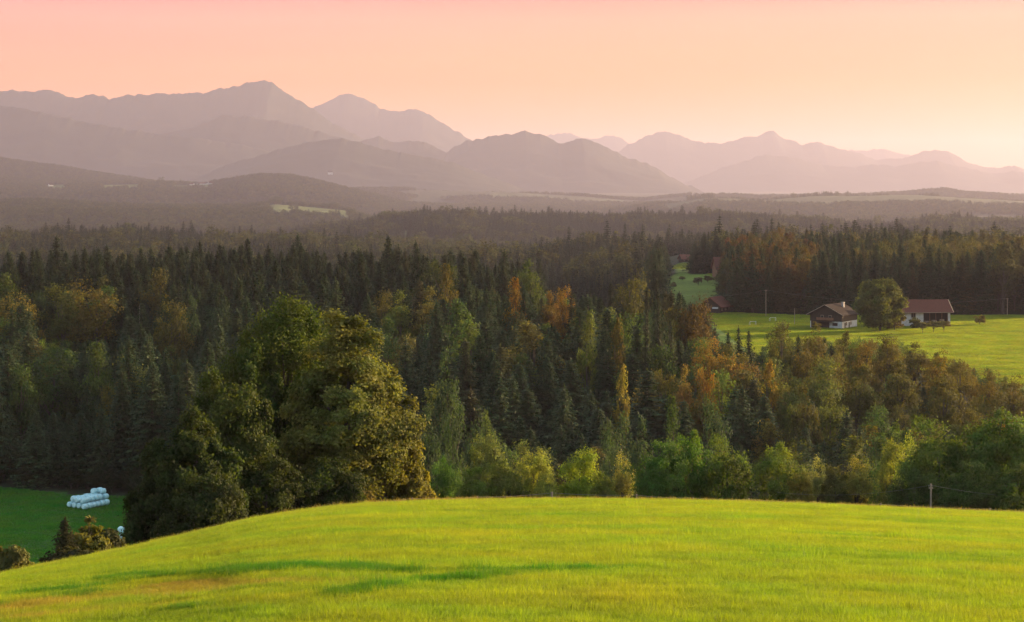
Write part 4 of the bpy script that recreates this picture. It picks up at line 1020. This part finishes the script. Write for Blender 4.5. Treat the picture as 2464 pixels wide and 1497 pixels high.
# hamlet on the far hillside
HM = [(462, 4960, 'white house with a brown roof, left end of the far hamlet'), (474, 4990, 'second house from the left in the far hamlet'), (486, 4950, 'wide farmhouse in the middle of the far hamlet'), (497, 4985, 'sunlit pink house right of the middle of the far hamlet'), (506, 4955, 'glowing white house, right end of the far hamlet'), (122, 4980, 'lone pale farmhouse on the far left field')]
for i, (u, d, lab) in enumerate(HM):
    cottage(u, None, float(RM(d)), 14, 22 if i != 2 else 34, 8, 14, R(-20 + 13 * i), M_WHITE, M_TILE2 if i % 2 else M_TILE, lab, 'house', 'house', wins=2)
e = cottage(795, 419, 13600, 22, 34, 14, 24, R(10), M_WHITE, M_TILE2, 'large white building on the lower mountain side', 'manor', 'building', wins=2)
for i, (u, d, w, h, lab) in enumerate([(388, 5010, 22, 26, 'dark bushy tree at the left of the far hamlet'), (415, 5020, 16, 17, 'small dark tree between the hamlet and the bushy tree'), (434, 5005, 9, 22, 'thin pointed tree just left of the far hamlet'), (700, 3480, 12, 14, 'left one of two round trees on the far sunlit field'), (713, 3470, 13, 15, 'right one of two round trees on the far sunlit field'), (662, 3640, 34, 17, 'clump like tree at the upper left of the far sunlit field'), (797, 3640, 34, 18, 'broad tree above the right of the far sunlit field'), (748, 3620, 10, 11, 'small round tree at the top of the far sunlit field'), (1122, 2560, 9, 24, 'single spruce poking out of the ridge line')]):
    fm = SPR[1] if i in (2, 8) else BRO[(i * 2) % 5]
    ks = float(RM(d)) / d; plant('spruce_tree' if i in (2, 8) else 'broadleaf_tree', fm, u, float(RM(d)), h * ks * .85, w * ks, (.04, .05, .025), lab, 'spruce tree' if i in (2, 8) else 'tree', 'single trees far off')

# ---------------------------------------------------------------- silage bales
def lathe_y(prof, n=24):
    prof = np.array(prof, float); an = np.arange(n) / n * 2 * math.pi; k = len(prof)
    V = np.stack([prof[:, 1][:, None] * np.cos(an), np.repeat(prof[:, 0][:, None], n, 1), prof[:, 1][:, None] * np.sin(an)], -1).reshape(-1, 3)
    q = [(a * n + i, a * n + (i + 1) % n, (a + 1) * n + (i + 1) % n, (a + 1) * n + i) for a in range(k - 1) for i in range(n)]
    return V, q
bv, bq = lathe_y([(-.60, .001), (-.61, .30), (-.59, .46), (-.53, .55), (-.42, .61), (0, .645), (.42, .61), (.53, .55), (.59, .46), (.61, .30), (.60, .001)])
rr = np.random.default_rng(5)
BM = []
for k_ in range(3):
    w_ = bv * (1 + .03 * (fbm(bv[:, 0] * 3 + k_ * 9, bv[:, 1] * 3 + bv[:, 2] * 2, 70 + k_, 3))[:, None])
    BM.append(mesh_np('bale', w_, bq, None, (M_BALE,), smooth=True))
ax = R(-31); dirv = np.array((math.sin(R(31)), math.cos(R(31)))); sid = np.array((math.cos(R(31)), -math.sin(R(31))))
o0 = np.array(px(170, 1215, 411)[:2]); zg = ground(200, 414)
cols_n = ['left outer', 'left inner', 'right inner', 'right outer']
pos_n = ['front', 'second', 'third', 'fourth', 'fifth', 'rear']
def bale(xy, z, lab, grp='white wrapped bales stacked at the wood edge', rz=None):
    o = obj('silage_bale', BM[rr.integers(0, 3)]); o.location = (xy[0], xy[1], z); o.rotation_euler = (0, 0, ax + rr.normal() * .03 if rz is None else rz); o.rotation_euler[1] = rr.random() * 6
    o.scale = (1 + rr.normal() * .03, 1 + rr.normal() * .05, .97 + rr.normal() * .03)
    tag(o, lab, 'bale', grp); return o
for c_ in range(4):
    for k_ in range(6):
        xy = o0 + sid * (1.36 * c_ + (.2 if c_ == 3 else 0)) + dirv * (1.33 * k_ - .3 * (c_ == 3)) + rr.normal(size=2) * .06
        bale(xy, ground(UC + F * xy[0] / xy[1], xy[1]) + .62, 'pale blue white wrapped bale, %s of the %s column in the bottom layer' % (pos_n[k_], cols_n[c_]))
for c_ in range(3):
    for k_ in range(6):
        xy = o0 + sid * (1.36 * (c_ + .5) + .05) + dirv * (1.33 * k_ + .16) + rr.normal(size=2) * .10
        bale(xy, ground(UC + F * xy[0] / xy[1], xy[1]) + 1.74 + rr.normal() * .05, 'pale blue white wrapped bale, %s of the %s column in the top layer' % (pos_n[k_], ['left', 'middle', 'right'][c_]))
for c_, k_, nm_ in ((1, 4.2, 'left'), (1.2, 5.3, 'middle'), (2, 5.2, 'right')):
    xy = o0 + sid * (1.36 * c_ + .1) + dirv * (1.33 * k_)
    bale(xy, ground(UC + F * xy[0] / xy[1], xy[1]) + 2.82, 'pale blue white wrapped bale lying highest on the stack, %s one of three' % nm_, rz=ax + rr.normal() * .25)
q0 = np.array(px(290, 1270, 375)[:2])
def gz(xy): return ground(UC + F * xy[0] / xy[1], xy[1])
bale(q0 + (.1, .2), gz(q0) + 1.95, 'white bale standing highest of the three beside the dark shrubs', 'loose white bales by the shrubs', .6)
bale(q0 + (.55, -.2), gz(q0) + .66, 'white bale half hidden under the highest one', 'loose white bales by the shrubs', .9)
bale(q0 + (1.5, -1.2), gz(q0) + .66, 'white bale glimpsed through leaves at the foot of the others', 'loose white bales by the shrubs', 1.2)

# ---------------------------------------------------------------- fence along the crest, poles and lines
fe = empty('wire_fence', at(1500, 182)); tag(fe, 'low post and wire fence running along the crest of the bright field', 'fence')
fl = np.array(fe.location)
posts = [(860, 1206, .07), (992, 1197, .07), (1149, 1194, .075), (1328, 1184, .13), (1532, 1189, .075), (1668, 1196, .06), (1802, 1199, .08), (1958, 1206, .06), (2120, 1211, .06), (2383, 1223, .09), (2540, 1230, .08)]
tops = []
for (u, v, rad) in posts:
    d = float(crest(u)[1]) + 5.0
    a = np.array(at(u, d)); topz = (VH - v) / F * d
    m = MB(); m.tube([a - fl - (0, 0, .3), (a[0] - fl[0], a[1] - fl[1], topz - fl[2])], rad, 6); m.build('post', M_POST, fe)
    tops.append(np.array((a[0], a[1], topz)) - fl)
m = MB()
for a, b in zip(tops[:-1], tops[1:]):
    for dz in (.08, .42):
        t_ = np.linspace(0, 1, 6)[:, None]; P = a * (1 - t_) + b * t_; P[:, 2] -= dz + .10 * np.sin(math.pi * t_[:, 0]); P[:, 1] -= .08
        m.tube(P, .014, 3, cap=False)
m.build('wire', M_WIRE, fe)

def pole(u, v0, d, rad, label, arm=True, name='power_pole', mat=M_POST):
    a = np.array(at(u, d)); e = empty(name, tuple(a)); tag(e, label, 'pole')
    top = (VH - v0) / F * d - a[2]
    m = MB(); m.tube([(0, 0, -1), (0, 0, top)], [rad * 1.15, rad * .8], 8); m.build('shaft', mat, e)
    if arm:
        m = MB(); m.box(-.6, .6, -.06, .06, top - .45, top - .32) if arm is True else m.box(-arm, arm, -.05, .05, top - .5, top - .4)
        m.build('crossarm', mat, e)
        w_ = .5 if arm is True else arm * .85
        for x in (-w_, w_):
            m = MB(); m.tube([(x, 0, top - .32), (x, 0, top - .12)], .035, 6); m.build('insulator', M_WIRE, e)
    return np.array((a[0], a[1], a[2] + top - .15))
t1 = pole(2240, 1164, 198, .10, 'wooden power pole rising behind the field before the big maples', .22)
t2 = pole(1843, 697, 795, .13, 'tall pale power pole in front of the dark spruces left of the farm')
t3 = pole(2424, 717, 800, .14, 'slender power pole near the right border by the far wood edge')
pole(1912, 741, 745, .11, 'short pole standing in the meadow left of the dark farmhouse', False)
def line(name, A, B, sag, rad, label):
    A = np.array(A, float); B = np.array(B, float); t_ = np.linspace(0, 1, 24)[:, None]
    P = A * (1 - t_) + B * t_; P[:, 2] -= sag * 4 * (t_ * (1 - t_))[:, 0]
    o_ = A.copy(); m = MB(); m.tube(P - o_, rad, 4, cap=False)
    o = m.build(name, M_WIRE); o.location = o_; tag(o, label, 'power line'); return o
line('power_line', t2, t3, 3.5, .028, 'thin power line strung from the tall pale pole to the pole by the right border')
line('power_line', t2, px(1650, 711, 800), 1.2, .020, 'thin power line running left from the tall pale pole')
line('power_line', t1, px(2640, 1195, 205), .6, .010, 'thin line running right from the wooden power pole')
line('power_line', t1, px(1870, 1185, 203), .6, .010, 'thin line running left from the wooden power pole')
# bare snag high on the left slope
sn = empty('dead_tree', at(336, 600)); tag(sn, 'bare white snag standing in the dark left forest', 'dead tree')
hs = (VH - 733) / F * 600 - ground(336, 600)
m = MB(); m.tube([(0, 0, -1), (.1, 0, hs * .6), (0, 0, hs)], [.30, .2, .06], 6); m.build('trunk', M_BARK_PALE, sn)
m = MB()
for k_ in range(7):
    z_ = hs * (.5 + .07 * k_); an = k_ * 2.1; m.tube([(0, 0, z_), (math.cos(an) * .9, math.sin(an) * .9, z_ + .3)], [.06, .02], 4)
m.build('branches', M_BARK_PALE, sn)
# bare stems in the middle wood, seen as pale verticals in front of the dark interior
for (u, d, v0, lab) in [(1556, 470, 850, 'pale bare stem, left one of three in the middle wood'), (1584, 476, 830, 'pale bare stem, middle one of three in the middle wood'), (1614, 466, 880, 'pale bare stem, right one of three in the middle wood')]:
    plant_px('spruce_tree', SPT[1], u, v0 - 110, 46, d, (.05, .06, .03), lab.replace('pale bare stem', 'spruce with a pale bare stem'), 'spruce tree', 'spruces in the forest')
for (u, v, lab) in [(1752, 796, 'left one of three dark spruces before the bright meadow'), (1777, 784, 'tallest middle one of three dark spruces before the bright meadow'), (1802, 792, 'right one of three dark spruces before the bright meadow')]:
    plant_px('spruce_tree', SPR[4], u, v, 58, 515, (.03, .045, .02), lab, 'spruce tree', 'spruces in the forest')
for (u, v, w, d, lab) in [(1375, 697, 52, 545, 'dark spruce in front of the bright orange crown'), (1420, 690, 34, 560, 'small dark spruce tip right of the orange crown'), (1470, 676, 60, 565, 'dark spruce left of the round grey green tree'), (1580, 672, 60, 555, 'brown tinged spruce left of the rust brown tree'), (1556, 690, 44, 560, 'dark spruce between the grey green tree and the brown tinged spruce')]:
    plant_px('spruce_tree', SPR[int(u) % 3], u, v, w, d, (.034, .042, .02), lab, 'spruce tree', 'spruces in the forest')

def goal(u, d, lab):
    e = empty('football_goal', at(u, d), R(20)); tag(e, lab, 'goal', 'football goals on the meadow')
    m = MB(); m.tube([(-1.3, 0, 0), (-1.3, 0, 1.5)], .06, 5); m.tube([(1.3, 0, 0), (1.3, 0, 1.5)], .06, 5); m.tube([(-1.35, 0, 1.5), (1.35, 0, 1.5)], .06, 5); m.build('goal_frame', M_METAL, e)
    m = MB()
    for x in (-1.3, 1.3): m.tube([(x, 0, 1.5), (x, .7, 1.2), (x, .9, 0)], .03, 4)
    m.tube([(-1.3, .9, 0.05), (1.3, .9, 0.05)], .04, 4); m.build('net_support', M_METAL, e)
goal(1812, 742, 'small white goal in the meadow, nearer one of two')
goal(1860, 765, 'small white goal in the meadow, farther one of two')

# ---------------------------------------------------------------- grass
def tuft(name, seed, n, rad, hmin, hmax, wid):
    r_ = np.random.default_rng(seed); V = []; Tn = []
    x = r_.uniform(-rad, rad, n); y = r_.uniform(-rad, rad, n)
    h = r_.uniform(hmin, hmax, n); an = r_.random(n) * 6.28; la = r_.random(n) * 6.28; ln = r_.uniform(.1, .65, n) * h
    wx, wy = np.cos(an) * wid / 2, np.sin(an) * wid / 2
    b0 = np.stack([x - wx, y - wy, 0 * x - .03], 1); b1 = np.stack([x + wx, y + wy, 0 * x - .03], 1)
    mx_, my_ = x + np.cos(la) * ln * .35, y + np.sin(la) * ln * .35
    m0 = np.stack([mx_ - wx * .8, my_ - wy * .8, h * .55], 1); m1 = np.stack([mx_ + wx * .8, my_ + wy * .8, h * .55], 1)
    tp = np.stack([x + np.cos(la) * ln, y + np.sin(la) * ln, h], 1)
    V = np.stack([b0, b1, m1, m0, tp], 1).reshape(-1, 3); k = np.arange(n)[:, None] * 5
    q = k + np.array([0, 1, 2, 3]); t = k + np.array([3, 2, 4])
    tn = r_.uniform(.7, 1.3, n)
    return bpy.data.objects.new(name, mesh_np(name, V, q, t, (M_GRASS_I,), tone=np.concatenate([tn, tn * 1.1])))
r = np.random.default_rng(3)
# points on the near field, denser close to the eye
nd = 118000
dd = 30 + (183 - 30) * r.random(nd * 2) ** .80
uu = np.where(r.random(nd * 2) < .82, r.uniform(-70, 2534, nd * 2), np.where(r.random(nd * 2) < .5, r.uniform(-520, -70, nd * 2), r.uniform(2534, 3150, nd * 2)))
kp = dd < crest(uu)[1] + 5
dd, uu = dd[kp][:nd], uu[kp][:nd]; nd = len(dd)
gx = (uu - UC) / F * dd; gz_ = T(uu, dd)
# patches of colour: dark green strips that paint in the shade of old wheel ruts, a dry mown strip low on the left, paler crest
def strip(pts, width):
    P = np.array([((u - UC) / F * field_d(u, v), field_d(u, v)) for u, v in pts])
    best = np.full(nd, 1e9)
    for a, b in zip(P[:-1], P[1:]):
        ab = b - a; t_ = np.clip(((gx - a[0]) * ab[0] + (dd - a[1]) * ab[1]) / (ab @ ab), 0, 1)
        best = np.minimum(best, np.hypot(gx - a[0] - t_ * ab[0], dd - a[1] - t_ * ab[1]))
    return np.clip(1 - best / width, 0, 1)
n1 = fbm(gx / 1.6, dd / 1.1, 81, 4); n2_ = fbm(gx / 6, dd / 3.5, 82, 3); n3_ = fbm(gx / 14, dd / 2.2, 83, 4)
base = np.array((.176, .232, .011)); dark_green = np.array((.045, .13, .006)); dry = np.array((.235, .195, .03)); pale = np.array((.23, .26, .035))
n0 = r.normal(size=nd)
col = base[None] * (1 + .17 * n1 + .14 * n2_ + .20 * n3_ + .14 * n0)[:, None] * (1 + np.array((.10, -.02, 0))[None] * n2_[:, None])
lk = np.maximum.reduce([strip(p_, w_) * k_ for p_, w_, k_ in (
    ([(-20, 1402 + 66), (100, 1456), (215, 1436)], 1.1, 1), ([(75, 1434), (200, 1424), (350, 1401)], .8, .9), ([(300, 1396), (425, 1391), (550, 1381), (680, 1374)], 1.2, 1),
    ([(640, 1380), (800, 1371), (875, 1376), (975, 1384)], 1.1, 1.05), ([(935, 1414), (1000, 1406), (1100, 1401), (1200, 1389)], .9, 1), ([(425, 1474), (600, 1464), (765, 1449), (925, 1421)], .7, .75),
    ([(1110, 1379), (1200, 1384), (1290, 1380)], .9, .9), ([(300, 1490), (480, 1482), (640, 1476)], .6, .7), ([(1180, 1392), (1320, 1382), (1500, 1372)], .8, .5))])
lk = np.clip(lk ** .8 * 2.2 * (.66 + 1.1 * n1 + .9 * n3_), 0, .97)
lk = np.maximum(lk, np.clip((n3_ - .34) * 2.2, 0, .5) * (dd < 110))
col = col * (1 - lk[:, None]) + dark_green * lk[:, None]
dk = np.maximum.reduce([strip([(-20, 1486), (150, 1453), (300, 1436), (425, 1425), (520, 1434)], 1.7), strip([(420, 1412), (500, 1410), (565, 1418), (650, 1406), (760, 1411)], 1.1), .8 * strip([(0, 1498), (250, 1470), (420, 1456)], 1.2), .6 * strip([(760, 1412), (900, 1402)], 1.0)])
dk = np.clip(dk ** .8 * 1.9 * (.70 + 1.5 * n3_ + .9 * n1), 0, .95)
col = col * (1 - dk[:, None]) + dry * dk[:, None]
pk = np.clip((dd / crest(uu)[1] - .80) / .25, 0, 1) * .55
col = col * (1 - pk[:, None]) + pale * pk[:, None]
col = np.clip(col, .005, 1)
hs_ = (1 + .9 * (r.random(nd) < .03)) * np.clip(1 + .3 * n1 + .5 * lk - .35 * dk, .5, 1.7)
sc_ = np.interp(dd, [30, 80, 180], [.85, 1.15, 2.0])
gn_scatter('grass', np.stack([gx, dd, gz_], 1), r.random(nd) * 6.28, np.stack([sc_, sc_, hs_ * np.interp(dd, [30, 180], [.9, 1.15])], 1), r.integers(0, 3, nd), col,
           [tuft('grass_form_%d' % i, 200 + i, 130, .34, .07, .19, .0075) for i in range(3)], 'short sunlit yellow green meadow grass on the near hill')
# seed stalks standing over the crest of the field
ns_ = 6000
us_ = r.uniform(-200, 2900, ns_); ds_ = crest(us_)[1] + r.uniform(-4, 6, ns_)
ck = np.array((.24, .19, .06))[None] * r.uniform(.6, 1.3, ns_)[:, None]
kk = (us_ > 820) | (r.random(ns_) < .5); us_, ds_, ck = us_[kk], ds_[kk], ck[kk]; ns_ = len(us_)
s3 = r.uniform(.6, 1.2, ns_) * np.interp(us_, [0, 800], [.6, 1])
gn_scatter('tall_grass', np.stack([(us_ - UC) / F * ds_, ds_, T(us_, ds_)], 1), r.random(ns_) * 6.28, np.stack([s3, s3, s3], 1), r.integers(0, 2, ns_), ck,
           [tuft('stalk_form_%d' % i, 300 + i, 10, .30, .25, .6, .018) for i in range(2)], 'straw coloured seeding grass stalks along the field crest')
# the farm meadow, the meadow by the bales and the far hill meadow
def meadow(name, dmin, dmax, umin, umax, sp, colr, label, s0, vary=.25):
    Xm, Ym, Um = scatter(dmin, dmax, umin, umax, sp, 91)
    k_ = meadow_mask(Um, Ym); Xm, Ym, Um = Xm[k_], Ym[k_], Um[k_]; n_ = len(Xm)
    nn = fbm(Xm / 9, Ym / 5, 92, 4); n5 = fbm(Xm / 3, Ym / 2.5, 93, 3)
    cm = np.array(colr)[None] * (1 + vary * nn + vary * n5)[:, None]
    s_ = s0 * (1 + .3 * n5)
    gn_scatter(name, np.stack([Xm, Ym, T(Um, Ym)], 1), r.random(n_) * 6.28, np.stack([s_, s_, np.clip(1.2 + 1.4 * nn, .5, 3)], 1), r.integers(0, 2, n_), np.clip(cm, .005, 1),
               [tuft(name + '_form_%d' % i, 400 + i, 60, .45, .10, .30, .05) for i in range(2)], label)
    print(name, n_)
meadow('meadow_grass', 520, 830, 1670, 2620, 1.25, (.17, .21, .02), 'green and sunlit yellow pasture grass round the farm', 1.9)
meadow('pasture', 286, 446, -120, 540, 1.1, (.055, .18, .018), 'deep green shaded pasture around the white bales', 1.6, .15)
meadow('hill_meadow', 858, 1660, 1580, 1770, 2.2, (.16, .19, .03), 'pale green hillside meadow around the far orchard', 3.2)

# ---------------------------------------------------------------- evening haze
hz, n_, l_ = newmat('haze')
ho = n_.new('ShaderNodeOutputMaterial'); pv = n_.new('ShaderNodeVolumePrincipled')
pv.inputs['Color'].default_value = (.46, .43, .57, 1); pv.inputs['Density'].default_value = 3.75e-5; pv.inputs['Anisotropy'].default_value = .34
l_.new(pv.outputs[0], ho.inputs['Volume'])
m = MB(); m.box(-23000, 23000, -400, 47000, -125, 1215)
o = m.build('haze', hz); tag(o, 'pale evening haze lying over the valley and mountains', None, None, 'stuff')
